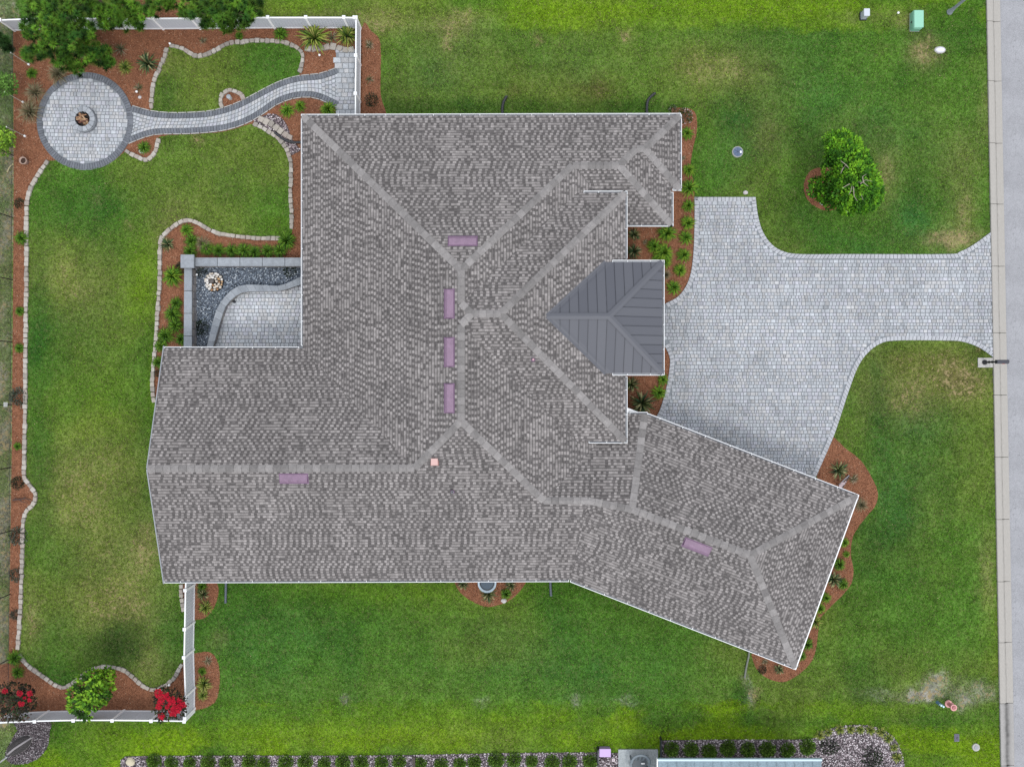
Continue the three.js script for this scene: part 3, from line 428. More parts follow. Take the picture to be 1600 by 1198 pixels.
function capPiece(A, B, p, r, half, l0, l1, thick) { // a bent strip saddled over the line A-B
  const d = [B[0] - A[0], B[1] - A[1]], l = Math.hypot(...d), s = [-d[1] / l, d[0] / l]; const side = (q) => (q.a * s[0] + q.b * s[1]) < 0 ? 1 : -1;
  const P = (q, t, off, l) => { const k = side(q) * off, x = mix(A[0], B[0], t) + s[0] * k, z = mix(A[1], B[1], t) + s[1] * k; return [x, hAt(q, x, z) + l, z]; };
  const mb = new MB();
  for (const q of [p, r]) { const a = P(q, 0, 0, l0 + .01), b = P(q, 1, 0, l1 + .01), c = P(q, 1, half, l1), e = P(q, 0, half, l0), lo = (v) => [v[0], v[1] - thick, v[2]], f = (w) => side(q) > 0 ? mb.quad(...w) : mb.quad(...[...w].reverse()); f([a, b, c, e]); f([e, c, lo(c), lo(e)]); f([a, e, lo(e), lo(a)]); f([c, b, lo(b), lo(c)]); }
  return mb.geo();
}
const ridgeLines = []; blocks.forEach((b, i) => { for (const s of segsOf(b, i)) ridgeLines.push([...s, b]); });
{
  const lines = ridgeLines.filter((s) => !s[4].metal), total = lines.reduce((s, [a, b]) => s + Math.hypot(a[0] - b[0], a[1] - b[1]), 0); let step = Math.max(.3, total / 285); let n = 0;
  for (let [a, b, p, r] of lines) {
    if (hAt(p, ...a) > hAt(p, ...b)) [a, b] = [b, a];
    const k = Math.max(1, Math.round(Math.hypot(a[0] - b[0], a[1] - b[1]) / step)), L = (u) => [mix(a[0], b[0], u), mix(a[1], b[1], u)];
    for (let i = 0; i < k; i++) { mesh('ridge_cap', capPiece(L(i / k), L((i + .97) / k), p, r, .172, .034, .022, .03), capM[Math.floor(hash(n++, 4, 9) * 9)], roof); }
  }
  console.log('ridge caps', n, 'length', total.toFixed(1), 'shingle triangles', shingle.p.length / 9);
}
// vents on the roof
const ventM = std({ color: col(.2, .125, .19), roughness: .55, map: rep(grainT, .8) }), ventDark = std({ color: col(.12, .065, .12), roughness: .6 });
const topH = (x, z) => { let best = -1; for (const b of blocks) { if (b.clips.some((c) => c[0] * x + c[1] * z + c[2] < 0)) continue; if (b.planes.some((o) => hAt(o, x, z) < o.h0 - 1e-6)) continue; best = Math.max(best, Math.min(...b.planes.map((o) => hAt(o, x, z)))); } return best; };
function onRoof(px, py) { let h = 4; for (let i = 0; i < 6; i++) { const [x, z] = W(px, py, h); h = topH(x, z); } return [...W(px, py, h), h]; }
for (const [px, py, p] of [[723, 376.5, pN], [702, 474.5, pW], [702, 550, pW], [702, 622, pW], [459, 747.5, pS], [1089, 854, gS]]) {
  const [x, z] = onRoof(px, py), n = p.n, u = [-n[1], n[0]], mb = new MB(), at = (a, w, l) => { const X0 = x + u[0] * a + n[0] * w, Z0 = z + u[1] * a + n[1] * w; return [X0, hAt(p, X0, Z0) + l, Z0]; };
  const hl = .65, lo = -.2, hi = .2, q = [[lo, .0], [lo, .12], [lo + .1, .16], [hi, .05], [hi, 0]];
  for (let i = 0; i + 1 < q.length; i++) mb.quad(at(-hl, ...q[i]), at(hl, ...q[i]), at(hl, ...q[i + 1]), at(-hl, ...q[i + 1]));
  mb.fan(q.map((k) => at(-hl, ...k))); mb.fan([...q].reverse().map((k) => at(hl, ...k)));
  const v = mesh('roof_vent', mb.geo(), ventM, roof); v.userData.label = 'mauve low profile roof vent';
  const fl = new MB(); fl.quad(at(-hl - .05, lo - .06, .024), at(hl + .05, lo - .06, .024), at(hl + .05, hi + .05, .024), at(-hl - .05, hi + .05, .024)); const lv = new MB(); for (let i = 0; i < 18; i++) { const a = -hl + .05 + i * .072; lv.quad(at(a, lo - .006, .02), at(a + .03, lo - .006, .02), at(a + .03, lo - .006, .1), at(a, lo - .006, .1)); }
  mesh('flashing', fl.geo(), ventDark, v); mesh('louvre', lv.geo(), M.black, v);
}
{ // pipes through the roof
  const [x, z, h] = onRoof(679, 721), c = new MB(); c.box(x - .16, x + .16, h - .1, h + .16, z - .16, z + .16); const b = mesh('pipe_cover', c.geo(), std({ color: col(.42, .27, .25), roughness: .6 }), roof); b.userData.label = 'pale pink square pipe cover'; const f = new MB(); f.box(x - .19, x + .19, h - .1, h + .02, z - .19, z + .19); mesh('base', f.geo(), std({ color: col(.25, .1, .09) }), b);
  for (const [px, py, m] of [[833, 562, ventDark], [707, 768, M.gutterIn]]) { const [x2, z2, h2] = onRoof(px, py), g = new THREE.CylinderGeometry(.06, .06, .3, 14); g.translate(x2, h2 + .1, z2); const v = mesh('vent_pipe', g, m, roof), t = new THREE.CylinderGeometry(.075, .1, .05, 14); t.translate(x2, h2 + .04, z2); mesh('collar', t, ventDark, v); const cp = new THREE.CylinderGeometry(.045, .045, .02, 12); cp.translate(x2, h2 + .25, z2); mesh('opening', cp, px > 800 ? std({ color: col(.4, .25, .26) }) : M.black, v); }
}
// metal porch roof: each pan between two seams is a piece
{
  const panM = [0, 1, 2].map((i) => std({ color: col(.054 + .004 * i, .057 + .004 * i, .07 + .004 * i), roughness: .62 })), seamM = std({ color: col(.022, .025, .034), roughness: .5, metalness: .3 }), flashM = std({ color: col(.066, .069, .082), roughness: .6 });
  const bottom = new MB(); for (const { b, p, f } of faces) if (b.metal) bottom.fan((area(f) > 0 ? [...f].reverse() : f).map(([x, z]) => [x, hAt(p, x, z) - .02, z]));
  const porch = mesh('porch_roof', bottom.geo(), seamM, house); porch.userData.label = 'dark blue grey standing seam metal porch roof'; let t = 0;
  for (const p of [pPN, pPS, pPE]) {
    const fs = faces.filter((q) => q.p === p), n = p.n, u = [-n[1], n[0]], pitch = .4445, ref = p === pPE ? X(0) * 0 + Z(493, 5) : X(949, 5);
    for (const { f } of fs) {
      const along = (q) => p === pPE ? q[1] : q[0], lo = Math.min(...f.map(along)), hi = Math.max(...f.map(along));
      for (let k = Math.floor((lo - ref) / pitch); ref + k * pitch < hi; k++) {
        const a = ref + k * pitch, e = a + pitch, g = .008, ax = p === pPE ? [0, 1] : [1, 0]; let q = clipTo(clipTo(f, ax[0], ax[1], -(a + g)), -ax[0], -ax[1], e - g); if (q.length < 3 || Math.abs(area(q)) < .004) continue;
        const mb = new MB(); mb.prism(q, (x, z) => hAt(p, x, z) - .015, (x, z) => hAt(p, x, z)); mesh('metal_panel', mb.geo(), panM[t++ % 3], porch);
        // the seam standing on the panel's upper edge line
        const s0 = clipTo(clipTo(f, ax[0], ax[1], -(a - .005)), -ax[0], -ax[1], a + .009); if (s0.length > 2 && k > Math.floor((lo - ref) / pitch)) { const sm = new MB(); sm.prism(s0, (x, z) => hAt(p, x, z) - .01, (x, z) => hAt(p, x, z) + .022); mesh('seam', sm.geo(), seamM, porch); }
      }
    }
  }
  for (const [a, b, p, r, B] of ridgeLines) if (B.metal) mesh('ridge_flashing', capPiece(a, b, p, r, .15, .052, .052, .02), flashM, porch);
  // flashing along the two valleys and the black line of the gap above the side gutters
  for (const p of [pPN, pPS]) { const fs = faces.filter((q) => q.p === p).flatMap((q) => q.f), on = fs.filter(([x, z]) => Math.abs(hAt(p, x, z) - hAt(cE, x, z)) < 1e-4); on.sort((a, b) => a[0] - b[0]); if (on.length > 1) { const a = on[0], b = on.at(-1), d = [b[0] - a[0], b[1] - a[1]], l = Math.hypot(...d), s = [-d[1] / l, d[0] / l], up = p === pPN ? 1 : -1, st = (o0, o1, q, dy) => { const mb = new MB(), P = (v, o) => { const x = v[0] + s[0] * o * up, z = v[1] + s[1] * o * up; return [x, hAt(q, x, z) + dy, z]; }; mb.quad(P(a, o0), P(b, o0), P(b, o1), P(a, o1)); return mb.geo(); };
    mesh('valley_flashing', st(.0, .12, p, .012), flashM, porch); mesh('valley_flashing', st(-.1, -.0, cE, .026), flashM, porch); } }
}
// gutters
function gutter(ax, ay, bx, by, h, ix, iy, opt = {}) {
  const a = W(ax, ay, h), b = W(bx, by, h), q = W(ix, iy, h), l = Math.hypot(b[0] - a[0], b[1] - a[1]), d = [(b[0] - a[0]) / l, (b[1] - a[1]) / l]; let n = [-d[1], d[0]]; if ((q[0] - a[0]) * n[0] + (q[1] - a[1]) * n[1] < 0) n = [-n[0], -n[1]];
  const w = opt.w ?? .21, P = (t, o) => [a[0] + d[0] * t + n[0] * o, a[1] + d[1] * t + n[1] * o], strip = (mb, t0, t1, o0, o1, y0, y1) => mb.prism([P(t0, o0), P(t1, o0), P(t1, o1), P(t0, o1)], y0, y1, undefined, true);
  const top = h + .005, mb = new MB(), fl = new MB(), lip = opt.lip ?? .028; strip(mb, 0, l, 0, lip, h - .13, top); strip(fl, lip, l - lip, lip + .002, w - .02, h - .13, h - .085);
  strip(mb, 0, lip, lip + .002, w, h - .13, top); strip(mb, l - lip, l, lip + .002, w, h - .13, top); if (opt.back !== 0) strip(mb, lip + .002, l - lip - .002, w - .02, w + .005, h - .13, top - .012);
  const g = mesh('gutter', mb.geo(), M.gutter, house); g.userData.label = opt.label; mesh('trough', fl.geo(), M.gutterIn, g);
  const k = Math.floor(l / 1.18); for (let i = 1; i <= k; i++) { const t = (i - .35) * 1.18 + (hash(i, ax) - .5) * .25; if (t > l - .1) continue; const br = new MB(); strip(br, t - .014, t + .014, lip + .002, w - .022, top - .02, top - .004); mesh('bracket', br.geo(), M.gutter, g); }
}
gutter(470, 178, 1064, 176.5, HE, 720, 500); gutter(470, 181, 470, 540, HE, 720, 500, { w: .17 }); gutter(1065.5, 179, 1065.5, 297, HE, 720, 250); gutter(1052.5, 300, 1052.5, 353.5, HE, 720, 250); gutter(1051, 297.5, 1065.5, 297.5, HE, 900, 200, { w: .1 }); gutter(981, 353.5, 1052, 353.5, HE, 990, 200);
gutter(912, 298, 977, 298, HC, 900, 495); gutter(980.5, 298, 980.5, 404, HC, 800, 495); gutter(980.5, 588, 980.5, 692, HC, 800, 495); gutter(920, 692.5, 977, 692.5, HC, 900, 495, { w: .2 });
gutter(957, 406, 1036, 406, HP, 900, 490, { w: .11 }); gutter(1038.5, 406, 1038.5, 586, HP, 900, 490, { w: .09, back: 0 }); gutter(957, 586.5, 1036, 586.5, HP, 900, 490, { w: .11 });
gutter(984, 643.5, 1012, 643.5, HE, 950, 780); gutter(1013, 645.4, 1342, 772.5, HE, 1050, 850); gutter(890.5, 909.2, 1242, 1046, HE, 1050, 850, { w: .12 }); gutter(256, 911, 889, 909, HE, 500, 700); gutter(256, 541.5, 467, 541.5, HE, 400, 700, { w: .2 });
{ // white drip edges along the garage end and the gable
  const edge = (a, b, h0, h1, n) => { const mb = new MB(); mb.bar([a[0], h0, a[1]], [b[0], h1, b[1]], .05, .16); mesh('fascia', mb.geo(), n, house); };
  edge(W(1342, 773, HE), W(1243, 1046, HE), HE - .05, HE - .05, M.white);
  const hr = topH(X(300, HE), Z(732, 4.8)), g = X(256, HE) - .02, zr = Z(732.3, hr); edge([g, Z(541, HE)], [g, zr], HE - .05, hr - .06, M.gutterIn); edge([g, Z(911, HE)], [g, zr], HE - .05, hr - .06, M.gutterIn);
}
// walls, soffits and openings under the eaves
{
  const rect = (x0, y0, x1, y1, h, o) => [[X(x0, h) + o, Z(y0, h) + o], [X(x0, h) + o, Z(y1, h) - o], [X(x1, h) - o, Z(y1, h) - o], [X(x1, h) - o, Z(y0, h) + o]];
  const quadG = (o) => { const c = [W(960, 625, HE), W(1342, 773, HE), W(1243, 1046, HE), W(850, 893, HE)], m = [0, 1].map((k) => c.reduce((s, p) => s + p[k], 0) / 4); return c.map((p) => { const l = Math.hypot(p[0] - m[0], p[1] - m[1]); return [p[0] + (m[0] - p[0]) / l * o * 1.4, p[1] + (m[1] - p[1]) / l * o * 1.4]; }); };
  const part = (name, poly, y0, y1, m) => { const mb = new MB(); mb.prism(poly, y0, y1, undefined, true); return mesh(name, mb.geo(), m, house); };
  const bodies = [[470, 178, 976, 909, HE], [256, 541, 720, 909, HE], [800, 178, 1050, 352, HE], [800, 645, 985, 907, HE]];
  bodies.forEach(([a, b, c, d, h], i) => { part('wall', rect(a, b, c, d, h, .55 + i * .012), -.05 - i * .002, HE - .22 - i * .003, M.stucco); part('soffit', rect(a, b, c, d, h, .14 + i * .006), HE - .19 - i * .004, HE - .1 - i * .004, M.white); });
  part('wall', rect(800, 298, 976, 690, HC, .5), -.06, HC - .2, M.stucco); part('soffit', rect(912, 298, 978, 690, HC, .12), HC - .17, HC - .1, M.white);
  part('wall', quadG(.6), -.07, HE - .24, M.stucco); part('soffit', quadG(.14), HE - .21, HE - .12, M.white);
  part('soffit', rect(957, 406, 1037, 586, HP, .1), HP - .2, HP - .12, M.white);
  for (const [px, py] of [[1026, 418], [1026, 574]]) { const [x, z] = W(px, py, HP); part('porch_column', [[x - .2, z - .2], [x - .2, z + .2], [x + .2, z + .2], [x + .2, z - .2]], 0, HP - .2, M.stucco); }
  const g = new MB(); const hr = topH(X(300, HE), Z(732, 4.8)) - .12, x = X(256, HE) + .5; g.tri([x, HE - .22, Z(545, HE)], [x, HE - .22, Z(907, HE)], [x, hr, Z(732, hr)]); mesh('gable_wall', g.geo(), M.stucco, house);
  // garage doors face the driveway, a door under the porch, windows on the street side
  const A = W(1012, 645, HE), B = W(1342, 773, HE), l = Math.hypot(B[0] - A[0], B[1] - A[1]), d = [(B[0] - A[0]) / l, (B[1] - A[1]) / l], n = [-d[1], d[0]];
  for (const [t0, w] of [[1.2, 3], [5.4, 4.6]]) { const P = (t, o) => [A[0] + d[0] * t + n[0] * o, A[1] + d[1] * t + n[1] * o]; const door = part('garage_door', [P(t0, .46), P(t0 + w, .46), P(t0 + w, .62), P(t0, .62)], .02, 2.3, M.white); for (let i = 0; i < 4; i++) { const mb = new MB(); mb.prism([P(t0 + .06, .44), P(t0 + w - .06, .44), P(t0 + w - .06, .5), P(t0 + .06, .5)], .08 + i * .55, .56 + i * .55); mesh('door_panel', mb.geo(), M.gutter, door); } }
  const wx = X(976, HC) - .52, dz = Z(493, 2); const fd = part('front_door', [[wx, dz - .9], [wx, dz + .9], [wx + .1, dz + .9], [wx + .1, dz - .9]], .1, 2.6, std({ color: col(.05, .028, .016), roughness: .5 })); const hg = new THREE.SphereGeometry(.05, 10, 8); hg.translate(wx + .14, 1.1, dz + .1); mesh('handle', hg, M.darkMetal, fd);
  for (const zz of [Z(330, 2), Z(640, 2)]) { const wf = part('window', [[wx, zz - .7], [wx, zz + .7], [wx + .08, zz + .7], [wx + .08, zz - .7]], .9, 2.4, M.white); const gl = new MB(); gl.box(wx + .082, wx + .09, 1, 2.3, zz - .6, zz + .6); mesh('pane', gl.geo(), std({ color: col(.02, .025, .03), roughness: .08 }), wf); }
}

// ---------------------------------------------------------------- stone edgings: every stone is a piece
const stoneG = Array.from({ length: 6 }, (_, k) => { const g = new RoundedBoxGeometry(1, 1, 1, 1, .12), p = g.attributes.position; for (let i = 0; i < p.count; i++) { const a = Math.round(p.getX(i) * 2), b = Math.round(p.getY(i) * 2), c = Math.round(p.getZ(i) * 2); p.setXYZ(i, p.getX(i) + (hash(a * 9 + b, c, k) - .5) * .16, p.getY(i) + (hash(a, b * 7 + c, k + 9) - .5) * .12, p.getZ(i) + (hash(a + c * 5, b, k + 19) - .5) * .2); } g.computeVertexNormals(); return g; });
const stoneM = [[.34, .31, .27], [.39, .355, .31], [.28, .255, .225], [.42, .39, .35], [.33, .285, .25]].map((c) => std({ color: col(...c), roughness: .95, map: rep(grainT, 1), bumpMap: grainB, bumpScale: .006 }));
function edging(pts, label, opt = {}) { // pts in pixels
  const w = resample(toW(Array.isArray(pts[0]) ? pts : spline(pts, false, 5)), opt.step ?? .27), o = thing('stone_edging', label, 'edging', [w[0][0], 0, w[0][1]], 0);
  for (let i = 0; i + 1 < w.length; i++) { const a = w[i], b = w[i + 1], l = Math.hypot(b[0] - a[0], b[1] - a[1]), s = mesh('stone', stoneG[Math.floor(R() * 6)], stoneM[Math.floor(R() * stoneM.length)], o); s.position.set((a[0] + b[0]) / 2 - w[0][0] + rr(-.015, .015), .05, (a[1] + b[1]) / 2 - w[0][1] + rr(-.015, .015)); s.rotation.set(rr(-.05, .05), -Math.atan2(b[1] - a[1], b[0] - a[0]) + rr(-.1, .1), rr(-.05, .05)); s.scale.set(l * rr(.9, 1), rr(.13, .17), (opt.wide ?? .21) * rr(.85, 1.12)); }
  return o;
}
edging([75, 251, 56, 280, 46, 300, 42, 330, 42, 400, 41, 500, 40, 600, 39, 700, 38, 743, 46, 757, 55, 768, 56, 778, 50, 790, 40, 800, 36, 830, 35, 880, 33, 940, 30, 990, 28, 1014], 'long pale stone edging between the left mulch strip and the backyard lawn');
edging([30, 1022, 40, 1036, 60, 1051, 82, 1066, 98, 1074, 110, 1069, 125, 1058, 145, 1045, 165, 1041, 190, 1045, 205, 1055, 225, 1072, 245, 1077, 262, 1068, 275, 1055, 285, 1036], 'wavy pale stone edging between the lawn and the flowering shrubs at the lower left');
edging([237, 170, 238, 150, 241, 128, 252, 102, 262, 76], 'straight rising stone edging on the left side of the small island lawn');
edging([265, 72, 285, 76, 300, 86, 315, 88, 335, 81, 355, 69, 380, 66, 410, 64, 440, 66, 460, 73, 471, 82, 473, 95, 468, 114], 'curved stone edging along the top of the small island lawn');
edging([382, 156, 379, 150, 370, 144, 358, 141, 348, 147, 344, 158, 347, 168], 'small stone loop around the lamp above the garden path');
edging([196, 236, 216, 246, 229, 251, 239, 244, 245, 232, 249, 216], 'short stone hook around the small plant below the round patio');
edging([396, 193, 420, 206, 440, 222, 452, 243, 455, 262, 454, 300, 456, 340, 455, 358], 'stone edging running down beside the house wall from the path');
edging([404, 185, 425, 195, 445, 210, 457, 217], 'short inner row of edging stones along the pebble patch', { step: .3, wide: .3 });
edging([440, 373, 400, 372, 352, 367, 330, 360, 300, 345, 280, 348, 262, 362, 252, 373, 250, 400, 250, 440, 247, 480, 244, 530, 241, 560, 238, 600, 241, 628], 'stone edging curving around the planting outside the courtyard wall');
edging([476, 76, 490, 77, 505, 75, 520, 73, 530, 76, 540, 79, 554, 78], 'row of flat pale stones below the big yucca by the fence', { step: .36, wide: .3 });
edging([283, 912, 284, 935, 288, 955], 'few dark stones along the inner side of the lower fence by the gable', { step: .24, wide: .2 });

// ---------------------------------------------------------------- courtyard wall, round low wall, pillar
function wallRun(name, label, A, B, h0, h1, step, m, capOver = 0) { // A, B: world curves of the two faces, built as capping stones on a body
  const L = resample(A, step), n = L.length, Bn = resample(B, B.reduce((s, p, i) => i ? s + Math.hypot(p[0] - B[i - 1][0], p[1] - B[i - 1][1]) : 0, 0) / (n - 1)), o = thing(name, label, 'wall', [L[0][0], 0, L[0][1]]), off = [L[0][0], 0, L[0][1]];
  for (let i = 0; i + 1 < Math.min(n, Bn.length); i++) { const q = [L[i], L[i + 1], Bn[i + 1], Bn[i]], l = (a, b, t) => [mix(a[0], b[0], t), mix(a[1], b[1], t)], body = new MB(), cap = new MB(); const rows = Math.max(1, Math.round((h1 - .08 - h0) / .17)), split = Math.max(1, Math.round(step / .36)); for (let u = 0; u < rows; u++) for (let v = 0; v < split; v++) { const L2 = (a, b, t) => [mix(a[0], b[0], t), mix(a[1], b[1], t)], sh = (hash(u, v + i * 7, n) - .5) * .06, a = v / split + (v ? .01 + sh * .2 : .004), b2 = (v + 1) / split - .01, y0 = mix(h0, h1 - .08, u / rows), y1 = mix(h0, h1 - .08, (u + 1) / rows) - .012, bm = new MB(), d = .03 * hash(u * 3 + v, i, n), c4 = [L2(q[0], q[1], a), L2(q[0], q[1], b2), L2(q[3], q[2], b2), L2(q[3], q[2], a)], out = (p, r) => { const l = Math.hypot(p[0] - r[0], p[1] - r[1]) || 1; return [p[0] + (p[0] - r[0]) / l * (d - .03), p[1] + (p[1] - r[1]) / l * (d - .03)]; }; bm.prism([out(c4[0], c4[3]), out(c4[1], c4[2]), out(c4[2], c4[1]), out(c4[3], c4[0])], y0, y1, undefined, true); mesh('wall_block', bm.geo(off), blockTones[Math.floor(hash(u, v * 5 + i, 8) * 4)], o); }
    const g = .012, c = [l(q[0], q[1], g), l(q[0], q[1], 1 - g), l(q[3], q[2], 1 - g), l(q[3], q[2], g)].map((p, k) => { const r = k === 0 ? l(q[3], q[2], g) : k === 1 ? l(q[3], q[2], 1 - g) : k === 2 ? l(q[0], q[1], 1 - g) : l(q[0], q[1], g), d = Math.hypot(p[0] - r[0], p[1] - r[1]) || 1; return [p[0] + (p[0] - r[0]) / d * capOver, p[1] + (p[1] - r[1]) / d * capOver]; }); cap.prism(c, h1 - .08, h1 + (hash(i, 3, n) - .5) * .006, undefined, true); const cs = mesh('cap_stone', cap.geo(off), capTone[Math.floor(hash(i, n, 4) * 3)], o); }
  return o;
}
const blockTones = [[.22, .215, .225], [.27, .255, .25], [.18, .18, .2], [.24, .22, .21]].map((c) => std({ color: col(...c), roughness: .95, map: rep(grainT, 1), bumpMap: grainB, bumpScale: .01 }));
const capTone = [0, 1, 2].map((i) => std({ color: col(.232 + .018 * i, .255 + .018 * i, .282 + .018 * i), roughness: .85, map: rep(grainT, .9), bumpMap: grainB, bumpScale: .004 })), blockM = std({ color: col(.17, .175, .185), roughness: .95, map: rep(grainT, 1), bumpMap: grainB, bumpScale: .01 });
wallRun('courtyard_wall', 'straight grey capped wall on the upper side of the slate courtyard', toW(pairs([304, 403, 480, 403]), .78), toW(pairs([304, 415, 480, 415]), .78), 0, .78, 1.1, blockM, .02);
wallRun('courtyard_wall', 'straight grey capped wall on the left side of the slate courtyard', toW(pairs([288, 419, 287, 560]), .78), toW(pairs([298.5, 419, 298.5, 560]), .78), 0, .78, 1.1, blockM, .02);
wallRun('curved_wall', 'low curved grey seat wall between the slate chippings and the courtyard patio', toW(spline([480, 429, 466, 434, 440, 446, 420, 446, 400, 445, 376, 446, 358, 456, 342, 476, 334, 496, 328, 520, 322, 545], false, 4), .45), toW(spline([480, 441, 466, 445, 442, 453, 425, 455, 410, 455, 380, 456, 364, 465, 352, 478, 346, 494, 340, 514, 331, 545], false, 4), .45), 0, .45, .42, blockM, .01);
{ const [x, z] = W(292, 408, 1.05), o = thing('wall_pillar', 'square grey stone pillar at the corner of the courtyard wall', 'pillar', [x, 0, z]); const b = new MB(); b.box(-.27, .27, 0, .92, -.27, .27); mesh('shaft', b.geo(), blockM, o); const g = new RoundedBoxGeometry(.7, .15, .7, 2, .02); g.translate(0, .985, 0); mesh('cap', g, capTone[1], o); }
{ // fountain of stacked pale rocks
  const [x, z] = W(333.5, 440, .15), o = thing('rock_fountain', 'round fountain of stacked white and tan rocks in the slate courtyard', 'fountain', [x, 0, z]), rm = [[.6, .55, .48], [.5, .44, .37], [.42, .27, .14], [.3, .16, .07], [.62, .6, .57]].map((c) => std({ color: col(...c), roughness: .85, bumpMap: grainB, bumpScale: .01 }));
  const bn = new THREE.CylinderGeometry(.5, .54, .16, 20); bn.translate(0, .07, 0); mesh('basin', bn, M.black, o);
  const dk = new THREE.SphereGeometry(.13, 10, 7); dk.scale(1.3, .8, 1); dk.translate(-.05, .33, -.02); mesh('spout_rock', dk, std({ color: col(.06, .05, .045), roughness: .5 }), o);
  const rg = Array.from({ length: 4 }, (_, k) => { const g = new THREE.IcosahedronGeometry(.5, 1), p = g.attributes.position; for (let i = 0; i < p.count; i++) { const s = .75 + .45 * hash(p.getX(i) * 99, p.getY(i) * 99 + p.getZ(i) * 57, k); p.setXYZ(i, p.getX(i) * s, p.getY(i) * s * .7, p.getZ(i) * s * .8); } g.computeVertexNormals(); return g; });
  for (let ring = 0; ring < 3; ring++) { const n = [18, 13, 8][ring], r0 = [.44, .32, .2][ring]; for (let i = 0; i < n; i++) { const a = (i + rr(-.25, .25)) / n * 2 * Math.PI, tan = Math.cos(a - .6) > .35 && ring < 3; const s = mesh('rock', rg[Math.floor(R() * 4)], rm[tan && R() < .8 ? 1 + Math.floor(R() * 3) : R() < .8 ? (R() < .5 ? 0 : 4) : 1], o); s.position.set(Math.cos(a) * r0, .15 + ring * .07, Math.sin(a) * r0); s.scale.setScalar(rr(.13, .19)); s.rotation.y = R() * 6; } }
}
{ const [x, z] = W(366.5, 471.5), o = thing('patio_light', 'small dark round lid beside a grey disc on the courtyard patio', 'patio light', [x, .045, z]); const a = new THREE.CylinderGeometry(.075, .085, .12, 16); a.translate(0, .06, 0); mesh('body', a, M.darkMetal, o); const b = new THREE.CylinderGeometry(.05, .05, .04, 12); b.translate(0, .14, 0); mesh('lid', b, M.black, o); const c = new THREE.CylinderGeometry(.07, .07, .03, 14); c.translate(-.13, .02, -.1); mesh('grey_disc', c, std({ color: col(.13, .15, .12) }), o); }

const capBright = [0, 1, 2].map((i) => std({ color: col(.27 + .03 * i, .29 + .03 * i, .315 + .03 * i), roughness: .85, map: rep(grainT, .9), bumpMap: grainB, bumpScale: .004 })), blockM2 = std({ color: col(.14, .15, .165), roughness: .95 });
// ---------------------------------------------------------------- fire pit and its wood
{
  const [x, z] = W(130.5, 187, .2), o = thing('fire_pit', 'round grey block fire pit in the middle of the circular patio', 'fire pit', [x, 0, z]);
  for (let ring = 0; ring < 2; ring++) for (let i = 0; i < 14; i++) { const a0 = (i + ring * .5) / 14 * 2 * Math.PI + .02, a1 = a0 + 2 * Math.PI / 14 - .035, mb = new MB(), q = []; const r0 = .4, r1 = .665 - .01 * ring; for (const [r, a] of [[r1, a0], [r1, (a0 + a1) / 2], [r1, a1], [r0, a1], [r0, a0]]) q.push([Math.cos(a) * r, Math.sin(a) * r]); mb.prism(q, .03 + ring * .17, .195 + ring * .17 + rr(0, .006)); mesh('stone', mb.geo(), ring ? capBright[i % 3] : blockM2, o); }
  const ash = new THREE.CircleGeometry(.41, 24); ash.rotateX(-Math.PI / 2); ash.translate(0, .07, 0); mesh('ash_bed', ash, std({ color: col(.03, .024, .02), roughness: 1 }), o);
  const liner = new THREE.CylinderGeometry(.395, .395, .3, 28, 1, true); liner.translate(0, .2, 0); mesh('liner', liner, std({ color: col(.02, .018, .017), roughness: .9, side: THREE.DoubleSide }), o);
  const f = thing('firewood', 'pile of split brown firewood inside the round fire pit', 'firewood', [x, .08, z]), wm = [[.4, .25, .14], [.3, .16, .085], [.46, .31, .19], [.12, .045, .03]].map((c) => std({ color: col(...c), roughness: .95, map: rep(grainT, 1) }));
  for (let i = 0; i < 22; i++) { const a = rr(-.6, .9) + (i % 3 === 0 ? 1.2 : 0), l = rr(.16, .3), cx = rr(-.15, .15), cz = rr(-.15, .15), y = .06 + i * .012, mb = new MB(); mb.limb([[cx - Math.cos(a) * l, y, cz - Math.sin(a) * l], [cx, y + .02, cz], [cx + Math.cos(a) * l, y + rr(0, .1), cz + Math.sin(a) * l]], rr(.03, .045), rr(.025, .04), 5); mesh('log', mb.geo(), wm[i % 4], f); }
}

